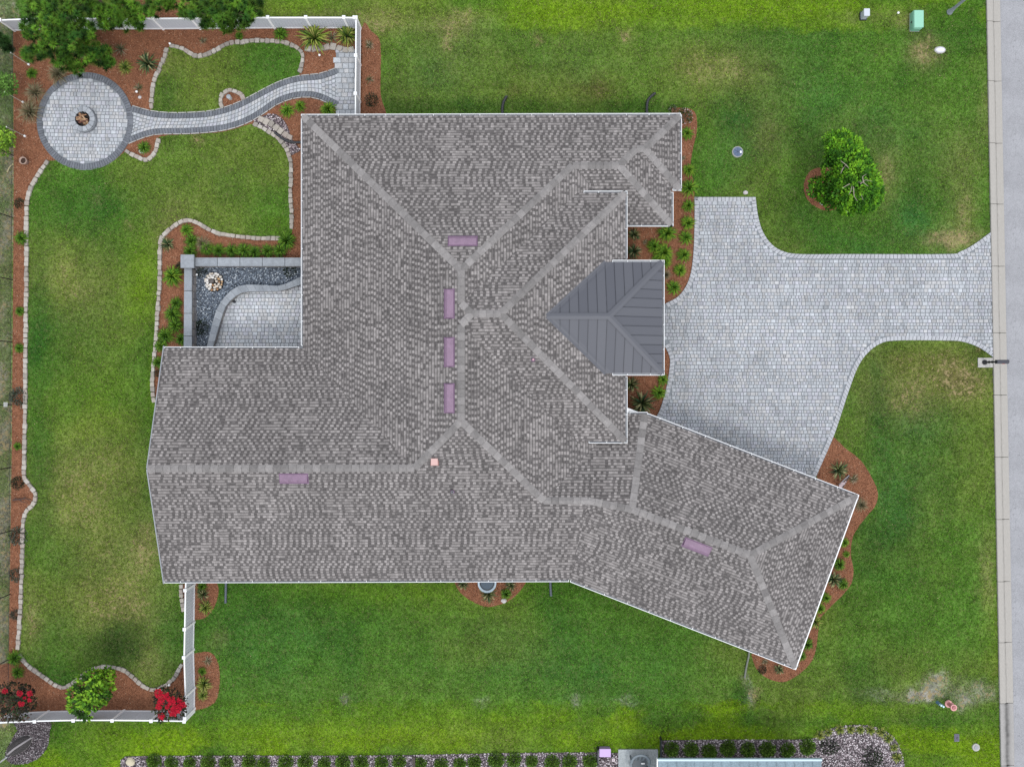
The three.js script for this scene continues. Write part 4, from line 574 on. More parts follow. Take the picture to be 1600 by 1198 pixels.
// ---------------------------------------------------------------- white vinyl fences, black wire fence
const FH = 1.3;
function vinylFence(label, pts) { // pts: pixel positions of the post caps at fence height, in order
  const P = pts.map(([x, y]) => W(x, y, FH)), o = thing('vinyl_fence', label, 'fence', [P[0][0], 0, P[0][1]]), off = [P[0][0], 0, P[0][1]];
  P.forEach(([x, z], i) => { const b = new MB(); b.box(x - .055, x + .055, -.05, FH + .02, z - .055, z + .055); const p = mesh('post', b.geo(off), M.vinylPost, o); const c = new MB(); const s = .085; c.box(x - s, x + s, FH + .02, FH + .05, z - s, z + s); for (const [a, e] of [[[-1, -1], [1, -1]], [[1, -1], [1, 1]], [[1, 1], [-1, 1]], [[-1, 1], [-1, -1]]]) c.tri([x + e[0] * s * .9, FH + .05, z + e[1] * s * .9], [x + a[0] * s * .9, FH + .05, z + a[1] * s * .9], [x, FH + .085, z]); mesh('post_cap', c.geo(off), M.white, p); });
  for (let i = 0; i + 1 < P.length; i++) {
    const a = P[i], b = P[i + 1], l = Math.hypot(b[0] - a[0], b[1] - a[1]), d = [(b[0] - a[0]) / l, (b[1] - a[1]) / l], n = [-d[1], d[0]], Q = (t, o2) => [a[0] + d[0] * t + n[0] * o2, a[1] + d[1] * t + n[1] * o2], s = (mb, t0, t1, w, y0, y1) => mb.prism([Q(t0, -w), Q(t1, -w), Q(t1, w), Q(t0, w)], y0, y1, undefined, true);
    for (const [y0, y1, w] of [[FH - .1, FH - .01, .032], [.06, .17, .03]]) { const r = new MB(); s(r, .057, l - .057, w, y0, y1); mesh('rail', r.geo(off), M.white, o); }
    const k = Math.max(1, Math.round((l - .12) / .17)), bw = (l - .12) / k; for (let j = 0; j < k; j++) { const t0 = .06 + j * bw; const r = new MB(); s(r, t0 + .004, t0 + bw - .004, .013, .17, FH - .1); mesh('board', r.geo(off), M.vinyl, o); }
  }
  return o;
}
vinylFence('white vinyl fence along the top edge behind the pine trees', pairs([-1, 31, 59.5, 28.5, 119, 28.5, 179, 28.5, 238.5, 28.5, 298, 28, 358, 27.5, 418, 27, 477.6, 27, 537, 27, 553.5, 27.2]));
vinylFence('white vinyl fence closing the garden between the top corner and the house', pairs([556, 27.3, 555.6, 86.5, 555, 146, 555, 184]));
vinylFence('white vinyl fence along the bottom edge behind the red flowering shrubs', pairs([-7, 1129.5, 53.6, 1126.8, 114.3, 1125.4, 175, 1125.4, 236, 1126, 287.6, 1126.8]));
vinylFence('white vinyl fence at the lower left between the house and the bottom corner', pairs([288.5, 1122, 289, 1088.5, 287, 1027, 288, 983, 289, 922, 290, 905]));
{ const [x, z] = W(20.5, 45), o = thing('wire_fence', 'black wire fence with thin posts along the left edge', 'fence', [x, 0, z]), off = [x, 0, z], ys = [47, 145, 243, 340, 437, 534, 632, 730, 829, 928, 1029, 1118], xs = (y) => 21.5 - (y - 45) * .0068;
  const pw = ys.map((y) => W(xs(y), y)); pw.forEach(([a, b]) => { const g = new THREE.CylinderGeometry(.026, .026, 1.3, 8); g.translate(a - off[0], .63, b - off[2]); mesh('post', g, M.black, o); const c = new THREE.SphereGeometry(.035, 8, 6); c.translate(a - off[0], 1.29, b - off[2]); mesh('post_cap', c, M.black, o); });
  for (const y of [.12, 1.2]) { const r = new MB(); for (let i = 0; i + 1 < pw.length; i++) r.bar([pw[i][0], y, pw[i][1]], [pw[i + 1][0], y, pw[i + 1][1]], .012, .012); mesh('rail', r.geo(off), M.black, o); }
  const w = new MB(), A = pw[0], B = pw.at(-1), L = Math.hypot(B[0] - A[0], B[1] - A[1]), at = (t) => [mix(A[0], B[0], t / L), mix(A[1], B[1], t / L)]; for (let t = -1.08; t < L; t += .11) for (const s of [0, 1]) { const t0 = Math.max(0, t), t1 = Math.min(L, t + 1.08), y = (q) => .12 + (s ? 1.08 - (q - t) : q - t), a = at(t0), b = at(t1); w.bar([a[0], y(t0), a[1]], [b[0], y(t1), b[1]], .004, .004); } const wm = mesh('wire_mesh', w.geo(off), M.black, o); wm.userData.kind = 'stuff';
  const pl = new MB(), [a, b] = W(18, 632); pl.box(a + .03, a + .045, .45, .75, b - .14, b + .1); const q = mesh('plate', pl.geo(off), M.white, o); q.userData.label = 'small white plate on one fence post'; }

// ---------------------------------------------------------------- chips and chippings on the beds
function scatter(outlines, skip, per, fn, seed) { const r = rngOf(seed); for (const o of outlines) { const w = toW(o); let x0 = 1e9, x1 = -1e9, z0 = 1e9, z1 = -1e9; for (const [x, z] of w) { x0 = Math.min(x0, x); x1 = Math.max(x1, x); z0 = Math.min(z0, z); z1 = Math.max(z1, z); } const n = (x1 - x0) * (z1 - z0) * per; for (let i = 0; i < n; i++) { const x = x0 + (x1 - x0) * r(), z = z0 + (z1 - z0) * r(); if (inside(w, x, z) && !skip.some((s) => inside(s, x, z))) fn(x, z, r); } } }
function instanced(name, g, m, list, label, category) { const o = new THREE.InstancedMesh(g, m, list.length), q = new THREE.Quaternion(), e = new THREE.Euler(), c = new THREE.Color(), mt = new THREE.Matrix4(); list.forEach(([p, r, s, k], i) => { e.set(...r); q.setFromEuler(e); mt.compose(new THREE.Vector3(...p), q, new THREE.Vector3(...s)); o.setMatrixAt(i, mt); o.setColorAt(i, c.setRGB(...k)); }); o.name = numbered(name); o.castShadow = o.receiveShadow = true; tag(o, label, category, null, 'stuff'); scene.add(o); return o; }
{
  const skip = ['backLawn', 'lawnIsland', 'roundPatio', 'path', 'landing', 'pond', 'swale', 'pebbles', 'drive'].map((k) => toW(O[k])), chip = new THREE.TetrahedronGeometry(.5); chip.scale(1, .35, .4); const L = [];
  scatter(beds.map(([k]) => O[k]), skip, 300, (x, z, r) => { const t = r(), c = t > .95 ? [.38, .27, .19] : mix3([.09, .036, .02], [.32, .145, .08], r()); const s = .03 + .06 * r(); L.push([[x, .02 + .015 * r(), z], [r() - .5, r() * 6.3, r() - .5], [s * 1.6, s * .8, s], c]); }, 5);
  instanced('mulch_chips', chip, dry({ roughness: 1 }), L, 'loose reddish brown bark chips covering the planting beds', 'bark mulch');
  const peb = new THREE.IcosahedronGeometry(.5, 0); peb.scale(1, .6, .8); const a = [], b = [], house0 = [];
  scatter(['rockLeft', 'rockPad', 'rockRight', 'rockCorner', 'swale', 'pebbles'].map((k) => O[k]), [toW(O.pad)], 420, (x, z, r) => { const px = PX(x), py = PY(z), pale = px > 1280 && py > 1120, corner = px < 80, k = r(); let c = k < .35 ? [.05, .04, .045] : k < .8 ? mix3([.13, .1, .11], [.27, .23, .245], r()) : mix3([.32, .29, .3], [.5, .47, .48], r()); if (pale) c = c.map((v) => v * 1.12 + .01); if (corner) c = c.map((v) => v * .5); if (py < 260) c = [c[0] * 1.15, c[1] * 1.12, c[2] * 1.1]; const s = .045 + .06 * r(); a.push([[x, .022 + s * .2, z], [r() * .6, r() * 6.3, r() * .6], [s, s, s], c]); }, 6);
  instanced('gravel_stones', peb, std({ roughness: .9 }), a, 'mixed grey, white and purplish loose stones in the gravel beds', 'gravel');
  scatter([O.pond], [toW(O.yard)], 520, (x, z, r) => { const k = r(); let c = k < .4 ? [.035, .045, .06] : k < .88 ? mix3([.08, .1, .13], [.19, .23, .28], r()) : [.4, .44, .48]; const s = .04 + .05 * r(); b.push([[x, .022 + s * .2, z], [r() * .6, r() * 6.3, r() * .6], [s * 1.2, s, s], c]); }, 7);
  instanced('slate_chippings', peb, std({ roughness: .8 }), b, 'dark blue grey slate chippings inside the courtyard wall', 'slate chippings');
}

// ---------------------------------------------------------------- grass
{
  const T = new MB(), r = rngOf(3); for (let i = 0; i < 7; i++) { const a = r() * 6.28, o = r() * .035, x = Math.cos(i * 2.4) * o, z = Math.sin(i * 2.4) * o, l = .03 + .03 * r(), h = .03 + .03 * r(), w = .007; T.tri([x - Math.sin(a) * w, 0, z + Math.cos(a) * w], [x + Math.sin(a) * w, 0, z - Math.cos(a) * w], [x + Math.cos(a) * l, h, z + Math.sin(a) * l]); }
  const g = T.geo(), off = ['drive', 'mulchSide', 'mulchFront', 'mulchPorch', 'mulchGarage', 'mulchSouth', 'mulchGate', 'mulchCorner', 'mulchTree', 'mulchPine', 'rockLeft', 'rockPad', 'rockRight', 'rockCorner', 'pad', 'slab', 'mulchBack', 'roundPatio'].map((k) => toW(O[k])), boxes = off.map((w) => w.reduce((b, [x, z]) => [Math.min(b[0], x), Math.max(b[1], x), Math.min(b[2], z), Math.max(b[3], z)], [1e9, -1e9, 1e9, -1e9])), on = [toW(O.backLawn), toW(O.lawnIsland)], list = [], rnd = rngOf(99);
  const roofed = [[-10, 5.2, -12.8, 9.4], [-16.8, -10, -1.2, 9.4], [5, 8, -12.8, -8]];
  for (let i = 0; i < 560000; i++) {
    const x = -28.5 + 57 * rnd(), z = -21.4 + 42.8 * rnd(); if (x > X(curbX(PY(z)))) continue; if (roofed.some(([a, b, c, d]) => x > a && x < b && z > c && z < d)) continue;
    let up = 0, bad = false; if (on.some((w) => inside(w, x, z))) up = .026; else for (let k = 0; k < off.length && !bad; k++) { const b = boxes[k]; bad = x > b[0] && x < b[1] && z > b[2] && z < b[3] && inside(off[k], x, z); }
    if (bad) continue; const px = PX(x), py = PY(z), c = lawnAt(px + (rnd() - .5) * 14, py + (rnd() - .5) * 14), t = rnd(); if ((c[0] > c[1] * .93 && rnd() < .75) || (c[2] > c[1] * .62 && px > 30 && rnd() < .85)) continue;
    let k = [c[0], c[1] * 1.12, c[2] * .85]; const m = .42 + 1.45 * rnd() * rnd() + .35 * (rnd() - .2); k = [k[0] * m * 1.25, k[1] * m * 1.28, k[2] * m]; if (t > .9) k = mix3(k, [.21, .2, .09], .5); const s = .7 + .6 * rnd();
    list.push([[x, up, z], [0, rnd() * 6.28, 0], [s, s, s], k]);
  }
  console.log('grass tufts', list.length);
  instanced('grass', g, dry({ roughness: .8, side: THREE.DoubleSide }), list, 'short lawn grass growing all around the house', 'grass');
}

{ // pale flecks of dry clippings and leaves on the turf
  const mb = new MB(); mb.tri([-.5, 0, 0], [0, .12, .18], [.5, .02, 0]).tri([-.5, 0, 0], [.5, .02, 0], [.05, .1, -.16]); const L = [], r = rngOf(17), lawns = [O.backLawn, O.lawnIsland, pairs([600, 0, 1538, 0, 1540, 300, 1180, 300, 1080, 170, 610, 170]), pairs([1340, 575, 1500, 540, 1550, 600, 1560, 1120, 1290, 1060, 1380, 780, 1315, 680]), pairs([345, 930, 860, 930, 1170, 1045, 1180, 1165, 60, 1165, 310, 1115, 345, 1090])];
  scatter(lawns, ['drive', 'mulchTree', 'mulchSouth', 'mulchGarage', 'rockRight', 'rockCorner'].map((k) => toW(O[k])), 3.2, (x, z, q) => { const d = lawnAt(PX(x), PY(z)); if (q() > .25 + 1.2 * smooth(.55, .95, d[0] / d[1])) return; const s = .03 + .07 * q() * q(), c = mix3([.16, .11, .05], [.36, .31, .18], q()); L.push([[x, .055, z], [0, q() * 6.3, 0], [s, s, s], c]); }, 18);
  instanced('leaf_litter', mb.geo(), dry({ side: THREE.DoubleSide }), L, 'scattered pale dry leaves and clippings on the lawn', 'leaf litter');
}

// ---------------------------------------------------------------- plants
const V = (...a) => new THREE.Vector3(...a);
function strap(mb, base, dir, len, rise, w, ca, cb, droop = 1) { // one arching leaf, three joints
  const [x, y, z] = base, c = Math.cos(dir), s = Math.sin(dir), pt = (t) => { const r = len * t, h = rise * (Math.sin(t * Math.PI * .62) * 1.15 - droop * .55 * t * t * t); return [x + c * r, y + Math.max(.01, h), z + s * r]; }, n = 4; let pl, pr, pc;
  for (let i = 0; i <= n; i++) { const t = i / n, p = pt(t), ww = w * (t < .35 ? .7 + t * .86 : 1 - ((t - .35) / .65) ** 1.6) / 2, q = mix3(ca, cb, t), l = [p[0] - s * ww, p[1], p[2] + c * ww], r = [p[0] + s * ww, p[1], p[2] - c * ww]; if (i) { mb.tri3(pl, pr, r, pc, pc, q); if (i < n) mb.tri3(pl, r, l, pc, q, q); } pl = l; pr = r; pc = q; }
}
function clump(seed, o) { const r = rngOf(seed), mb = new MB(); for (let i = 0; i < o.n; i++) { const a = i * 2.39996 + (r() - .5) * .6, q = Math.sqrt((i + .5) / o.n), len = (.35 + .65 * q) * (.8 + .4 * r()), c = o.tones[Math.floor(r() * o.tones.length)], k = .75 + .5 * r(); strap(mb, [Math.cos(a) * .08 * q, 0, Math.sin(a) * .08 * q], a, len, o.rise * (1.25 - .75 * q) * (.8 + .4 * r()), o.w * (.8 + .4 * r()), c[0].map((v) => v * k), c[1].map((v) => v * k), o.droop ?? 1); } return mb.geo(); }
const G3 = (o, s) => [0, 1, 2].map((i) => clump(s + i * 7, o));
const kinds = {
  lily: { name: 'flax_lily', cat: 'plant', g: G3({ n: 130, rise: .8, w: .085, tones: [[[.028, .075, .006], [.1, .21, .014]], [[.016, .05, .005], [.06, .15, .01]], [[.05, .1, .008], [.17, .27, .02]]] }, 100) },
  dark: { name: 'leafy_plant', cat: 'plant', g: G3({ n: 130, rise: .75, w: .085, tones: [[[.018, .055, .004], [.065, .15, .01]], [[.03, .075, .006], [.11, .21, .016]], [[.01, .03, .004], [.035, .09, .008]]] }, 200) },
  spiky: { name: 'spiky_plant', cat: 'plant', g: G3({ n: 46, rise: .8, w: .12, droop: .5, tones: [[[.01, .024, .008], [.06, .1, .035]], [[.014, .03, .01], [.13, .15, .05]], [[.008, .02, .008], [.035, .07, .03]], [[.05, .06, .02], [.26, .24, .12]]] }, 300) },
  yucca: { name: 'yucca', cat: 'yucca', g: G3({ n: 90, rise: .65, w: .085, droop: .55, tones: [[[.04, .06, .008], [.22, .27, .04]], [[.02, .045, .006], [.12, .19, .022]], [[.06, .07, .015], [.32, .32, .09]], [[.01, .025, .006], [.05, .09, .02]]] }, 400) },
  dry: { name: 'ornamental_grass', cat: 'ornamental grass', g: G3({ n: 120, rise: .7, w: .035, tones: [[[.06, .05, .025], [.24, .19, .11]], [[.04, .045, .02], [.15, .14, .07]], [[.03, .03, .015], [.3, .25, .16]]] }, 500) },
  sparse: { name: 'young_plant', cat: 'plant', g: G3({ n: 26, rise: .55, w: .085, droop: .8, tones: [[[.03, .04, .02], [.14, .14, .07]], [[.02, .03, .012], [.08, .1, .04]], [[.1, .08, .05], [.3, .25, .17]]] }, 600) },
};
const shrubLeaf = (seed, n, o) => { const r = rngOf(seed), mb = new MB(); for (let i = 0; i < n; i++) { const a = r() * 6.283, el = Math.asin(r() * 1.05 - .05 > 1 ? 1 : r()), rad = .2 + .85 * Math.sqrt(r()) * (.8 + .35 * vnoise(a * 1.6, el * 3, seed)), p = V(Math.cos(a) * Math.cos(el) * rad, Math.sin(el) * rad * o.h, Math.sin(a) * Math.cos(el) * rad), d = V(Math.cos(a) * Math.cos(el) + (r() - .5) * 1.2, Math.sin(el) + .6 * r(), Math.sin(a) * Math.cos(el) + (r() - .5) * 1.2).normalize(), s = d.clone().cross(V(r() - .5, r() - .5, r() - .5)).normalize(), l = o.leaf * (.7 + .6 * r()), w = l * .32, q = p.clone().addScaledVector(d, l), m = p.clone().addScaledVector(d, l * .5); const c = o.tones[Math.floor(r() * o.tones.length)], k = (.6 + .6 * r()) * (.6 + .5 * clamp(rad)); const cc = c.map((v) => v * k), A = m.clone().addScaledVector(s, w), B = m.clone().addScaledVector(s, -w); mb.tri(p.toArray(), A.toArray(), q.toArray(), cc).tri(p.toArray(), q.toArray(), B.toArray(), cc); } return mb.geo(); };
kinds.box = { name: 'round_shrub', cat: 'shrub', g: [0, 1, 2].map((i) => shrubLeaf(700 + i, 1500, { h: .8, leaf: .2, tones: [[.065, .14, .016], [.1, .19, .022], [.035, .08, .01], [.14, .23, .04]] })) };
kinds.grey = { name: 'low_shrub', cat: 'shrub', g: [0, 1, 2].map((i) => shrubLeaf(720 + i, 420, { h: .55, leaf: .2, tones: [[.035, .05, .032], [.06, .075, .055], [.02, .034, .018], [.1, .11, .09]] })) };
kinds.dim = { name: 'dark_shrub', cat: 'shrub', g: [0, 1, 2].map((i) => shrubLeaf(740 + i, 420, { h: .5, leaf: .2, tones: [[.014, .026, .012], [.03, .05, .022], [.02, .022, .02]] })) };
kinds.bloom = { name: 'flowering_shrub', cat: 'shrub', g: [0, 1].map((i) => shrubLeaf(760 + i, 500, { h: .6, leaf: .17, tones: [[.02, .05, .01], [.04, .08, .016], [.03, .055, .015], [.34, .3, .3]] })) };
const heightOf = { lily: .9, dark: .9, spiky: .8, yucca: .9, dry: .9, sparse: .7, box: .8, grey: .7, dim: .7, bloom: .9 };
let pk = 0;
function plant(kind, px, py, r, label, group) {
  const K = kinds[kind], rad = r * H / F * (kind === 'box' ? .86 : kind === 'lily' || kind === 'dark' ? 1.3 : 1.18), [x, z] = W(px, py, rad * .45), o = mesh(K.name, K.g[pk++ % K.g.length], M.leaf); o.position.set(x, .015, z); o.rotation.y = hash(pk, 5, 1) * 6.28; o.scale.set(rad, rad * heightOf[kind], rad); return tag(o, label, K.cat, group);
}
const ORD = ['first', 'second', 'third', 'fourth', 'fifth', 'sixth', 'seventh', 'eighth', 'ninth', 'tenth', 'eleventh', 'twelfth', 'thirteenth', 'fourteenth'];
function row(kind, pts, text, group) { for (let i = 0; i < pts.length; i += 3) plant(kind, pts[i], pts[i + 1], pts[i + 2], ORD[i / 3] + ' ' + text, group); }
// beside the driveway
row('lily', [1074, 208, 9, 1077, 265, 9, 1077, 293, 12, 1076, 321, 9, 1075, 348, 10, 1072, 371, 10, 1069, 398, 10, 1063, 422, 9, 1053, 449, 10], 'bright green strap leaved clump from the top in the column along the driveway edge', 'strap leaved clumps along the driveway');
plant('bloom', 1070, 180, 11, 'shrub with small white flowers at the top right house corner'); plant('bloom', 1052, 170, 6, 'small pale flowered plant above the top right house corner'); plant('sparse', 1068, 247, 5, 'tiny yellowish plant halfway down the east wall of the upper wing');
row('lily', [1043, 364, 13, 1038, 394, 13, 1022, 384, 10, 1029, 404, 9], 'large green clump from the top between the upper wing and the metal porch roof', 'large clumps above the porch roof');
plant('spiky', 991, 366, 10, 'spiky plant against the wall just below the upper wing'); plant('spiky', 991, 392, 12, 'larger spiky plant against the wall just above the porch gutter'); plant('dry', 1041, 429, 9, 'dry brownish grass clump right of the upper porch roof corner'); plant('lily', 1040, 408, 9, 'green clump tucked behind the upper porch roof corner'); plant('sparse', 1008, 378, 5, 'small thin plant between the wall and the large clumps above the porch');
plant('spiky', 987, 601, 12, 'yellow edged spiky plant under the gutter below the porch roof'); plant('spiky', 1004, 630, 19, 'large dark green spiky plant between the porch and the garage'); plant('lily', 1030, 613, 10, 'green clump at the driveway edge below the porch roof'); plant('lily', 1036, 593, 8, 'green clump partly under the lower porch roof corner');
// garage bed
plant('spiky', 1312, 735, 14, 'grey green spiky plant at the upper garage bed beside the driveway'); plant('sparse', 1336, 749, 9, 'dry sparse plant in the bulge of the garage bed'); plant('dry', 1347, 789, 11, 'tan grass clump at the outer garage corner');
row('lily', [1320, 848, 7, 1323, 866, 5, 1291, 934, 8, 1282, 951, 8], 'small green clump from the top along the slanted garage end wall', 'clumps along the garage end wall'); plant('dark', 1312, 882, 9, 'dark leafy plant with a few flowers midway along the garage end wall'); plant('spiky', 1304, 906, 13, 'spiky plant midway along the garage end wall'); plant('dark', 1318, 913, 8, 'dark clump beside the spiky plant at the garage end wall'); plant('yucca', 1275, 972, 11, 'bright yellow green spiky plant low along the garage end wall'); plant('dark', 1262, 1007, 9, 'dark clump near the lower tip of the garage'); plant('dark', 1253, 1025, 7, 'small dark clump closest to the lower tip of the garage'); plant('sparse', 1196, 1034, 6, 'small white flowered plant beside the garage downspout'); plant('spiky', 1218, 1046, 8, 'yellowish spiky plant below the lower garage gutter'); plant('dim', 1192, 1047, 6, 'small dark plant at the left tip of the garage bed'); plant('sparse', 1246, 1040, 5, 'tiny plant just outside the lower garage tip');
// lower wall and gate beds
plant('spiky', 723, 913, 9, 'yellow striped spiky plant left in the half round bed'); plant('spiky', 763, 928, 13, 'dark spiky plant with pale tips in the middle of the half round bed'); plant('dark', 791, 928, 8, 'low green plant right of centre in the half round bed'); plant('spiky', 798, 914, 9, 'yellow striped spiky plant right in the half round bed under the gutter');
plant('spiky', 316, 929, 10, 'upper spiky plant between the lower fence and the gable corner'); plant('yucca', 320, 950, 11, 'lower yellowish spiky plant between the lower fence and the gable corner'); plant('dark', 315, 916, 7, 'small plant under the gutter beside the lower fence');
plant('sparse', 324, 1033, 8, 'dry sparse plant topmost in the rounded bed outside the fence corner'); plant('dark', 315, 1049, 6, 'small green plant second in the rounded bed outside the fence corner'); plant('yucca', 317, 1070, 12, 'large yellow green spiky plant in the rounded bed outside the fence corner'); plant('yucca', 316, 1086, 9, 'small yellow green spiky plant lowest in the rounded bed outside the fence corner');
// left strip
plant('dark', 21, 1029, 11, 'green tufted plant at the bottom end of the left mulch strip'); plant('dark', 26, 1051, 9, 'green tufted plant just above the left red flowering shrub'); plant('grey', 21, 961, 7, 'small grey shrub low in the left mulch strip'); plant('grey', 22, 899, 9, 'grey shrub in the lower left mulch strip, second from its bottom'); plant('grey', 25, 839, 12, 'largest grey shrub in the lower left mulch strip'); plant('dim', 25, 755, 9, 'dark shrub just above the bulge in the left mulch strip'); plant('dark', 26, 697, 6, 'small green plant above the bulge in the left mulch strip'); plant('grey', 26, 620, 12, 'square grey green shrub beside the white plate on the wire fence'); plant('dark', 29, 544, 7, 'small green plant at mid height in the left mulch strip'); plant('dark', 30, 486, 7, 'small green plant upper middle in the left mulch strip'); plant('dark', 32, 372, 10, 'bushy green plant in the upper left mulch strip against the edging'); plant('dim', 28, 317, 7, 'faint dark plant in the upper left mulch strip below the clay pot');
// around the round patio
plant('dark', 48, 114, 8, 'small green plant below the pine near the left fence'); plant('dry', 88, 114, 17, 'tan ornamental grass at the upper left rim of the round patio'); plant('dry', 52, 143, 17, 'tan ornamental grass left of the round patio, upper one of two'); plant('dry', 43, 173, 19, 'large tan ornamental grass left of the round patio, lower one of two'); plant('sparse', 186, 75, 11, 'thin brown plant right of the big pine'); plant('yucca', 194, 104, 11, 'pale yellowish spiky plant between the pine and the round patio'); plant('spiky', 228, 97, 16, 'long leaved green plant left of the island lawn edging'); plant('sparse', 215, 136, 8, 'sparse yellowish plant at the upper right of the round patio'); plant('dark', 224, 230, 9, 'leafy green plant inside the small stone hook below the patio');
// along the top fence and the path
plant('sparse', 316, 63, 7, 'faint dry plant above the dip in the island lawn edging'); plant('dark', 373, 56, 6, 'small green plant above the island lawn near the fence'); plant('dark', 438, 52, 10, 'round bushy plant with grey green leaves by the top fence'); plant('yucca', 489, 56, 23, 'very large yellow green yucca by the top fence'); plant('sparse', 518, 57, 10, 'small variegated plant between the two big plants at the fence corner'); plant('yucca', 541, 54, 17, 'yellow green spiky plant in the top fence corner'); plant('sparse', 577, 69, 9, 'dry plant topmost in the mulch strip outside the fence'); plant('sparse', 577, 123, 7, 'small plant in the middle of the mulch strip outside the fence'); plant('dim', 580, 155, 9, 'dark plant lowest in the mulch strip outside the fence'); plant('lily', 448, 172, 10, 'bright green clump left below the garden path bend'); plant('lily', 468, 165, 8, 'bright green clump in the middle below the garden path bend'); plant('lily', 512, 170, 11, 'bright green clump right below the path beside the paved landing');
// courtyard planting
plant('lily', 291, 359, 9, 'topmost green clump in the bed above the courtyard pillar'); plant('dark', 298, 376, 10, 'green clump second above the courtyard pillar'); plant('dark', 296, 393, 10, 'green clump right against the top of the courtyard pillar'); plant('spiky', 261, 381, 11, 'dark spiky plant with pale leaf tips inside the left edging bend'); plant('dry', 315, 380, 12, 'dry grass clump above the courtyard wall');
row('dark', [322, 388, 10, 340, 391, 10, 361, 392, 10, 380, 391, 11, 397, 394, 10, 417, 392, 10, 436, 391, 10, 447, 376, 13], 'dense green clump from the left in the row above the courtyard wall', 'clumps above the courtyard wall');
plant('lily', 268, 431, 14, 'large green clump left of the courtyard wall, topmost there'); plant('dim', 282, 417, 8, 'dark plant touching the left side of the courtyard pillar'); row('dark', [274, 474, 9, 269, 491, 12, 273, 508, 11, 257, 524, 12, 282, 530, 9, 250, 540, 9], 'green clump from the top in the group left of the courtyard wall', 'clumps left of the courtyard wall'); plant('dark', 246, 566, 9, 'green clump beside the upper gable corner'); plant('dim', 247, 583, 6, 'small dark clump under the gable edge');
plant('dim', 314, 424, 8, 'dark shrub in the slate corner beside the rock fountain'); plant('dim', 452, 421, 10, 'dark shrub in the slate near the house wall'); plant('dim', 312, 511, 11, 'dark shrub at the lower left of the slate courtyard');
// neighbour's beds along the bottom
row('box', [239, 1191, 13, 267, 1193, 12, 295, 1193, 11, 324, 1193, 13, 352, 1193, 12, 388, 1192, 13, 411, 1193, 11, 445, 1193, 13, 476, 1192, 13, 506, 1193, 11, 535, 1192, 13, 564, 1193, 13, 595, 1193, 12, 623, 1192, 12], 'round shrub from the left in the bottom gravel strip', 'round shrubs in the bottom gravel strip');
row('box', [657, 1194, 11, 689, 1195, 12, 718, 1194, 11, 741, 1192, 12, 775, 1189, 14, 803, 1189, 13, 831, 1190, 11, 863, 1192, 13, 890, 1191, 13, 922, 1191, 13], 'round shrub left to right between the dark board and the lilac box', 'round shrubs in the bottom gravel strip, right half');
row('box', [1050, 1172, 13, 1080, 1172, 13, 1109, 1175, 13, 1139, 1170, 14, 1170, 1172, 13, 1200, 1172, 14, 1232, 1173, 13, 1263, 1168, 14], 'round green shrub from the left in the gravel bed above the blue roof edge', 'round shrubs above the blue roof edge');
row('yucca', [1282, 1149, 8, 1295, 1144, 7, 1313, 1140, 8, 1330, 1140, 7, 1345, 1140, 7, 1361, 1141, 8, 1378, 1144, 8, 1389, 1154, 8, 1398, 1168, 7, 1403, 1184, 8], 'small spiky plant from the left around the rim of the rounded gravel bulb', 'small plants around the gravel bulb');
plant('dim', 1298, 1168, 12, 'dark irregular shrub inside the rounded gravel bulb'); plant('dim', 1366, 1187, 14, 'brownish bare shrub at the bottom of the gravel bulb');

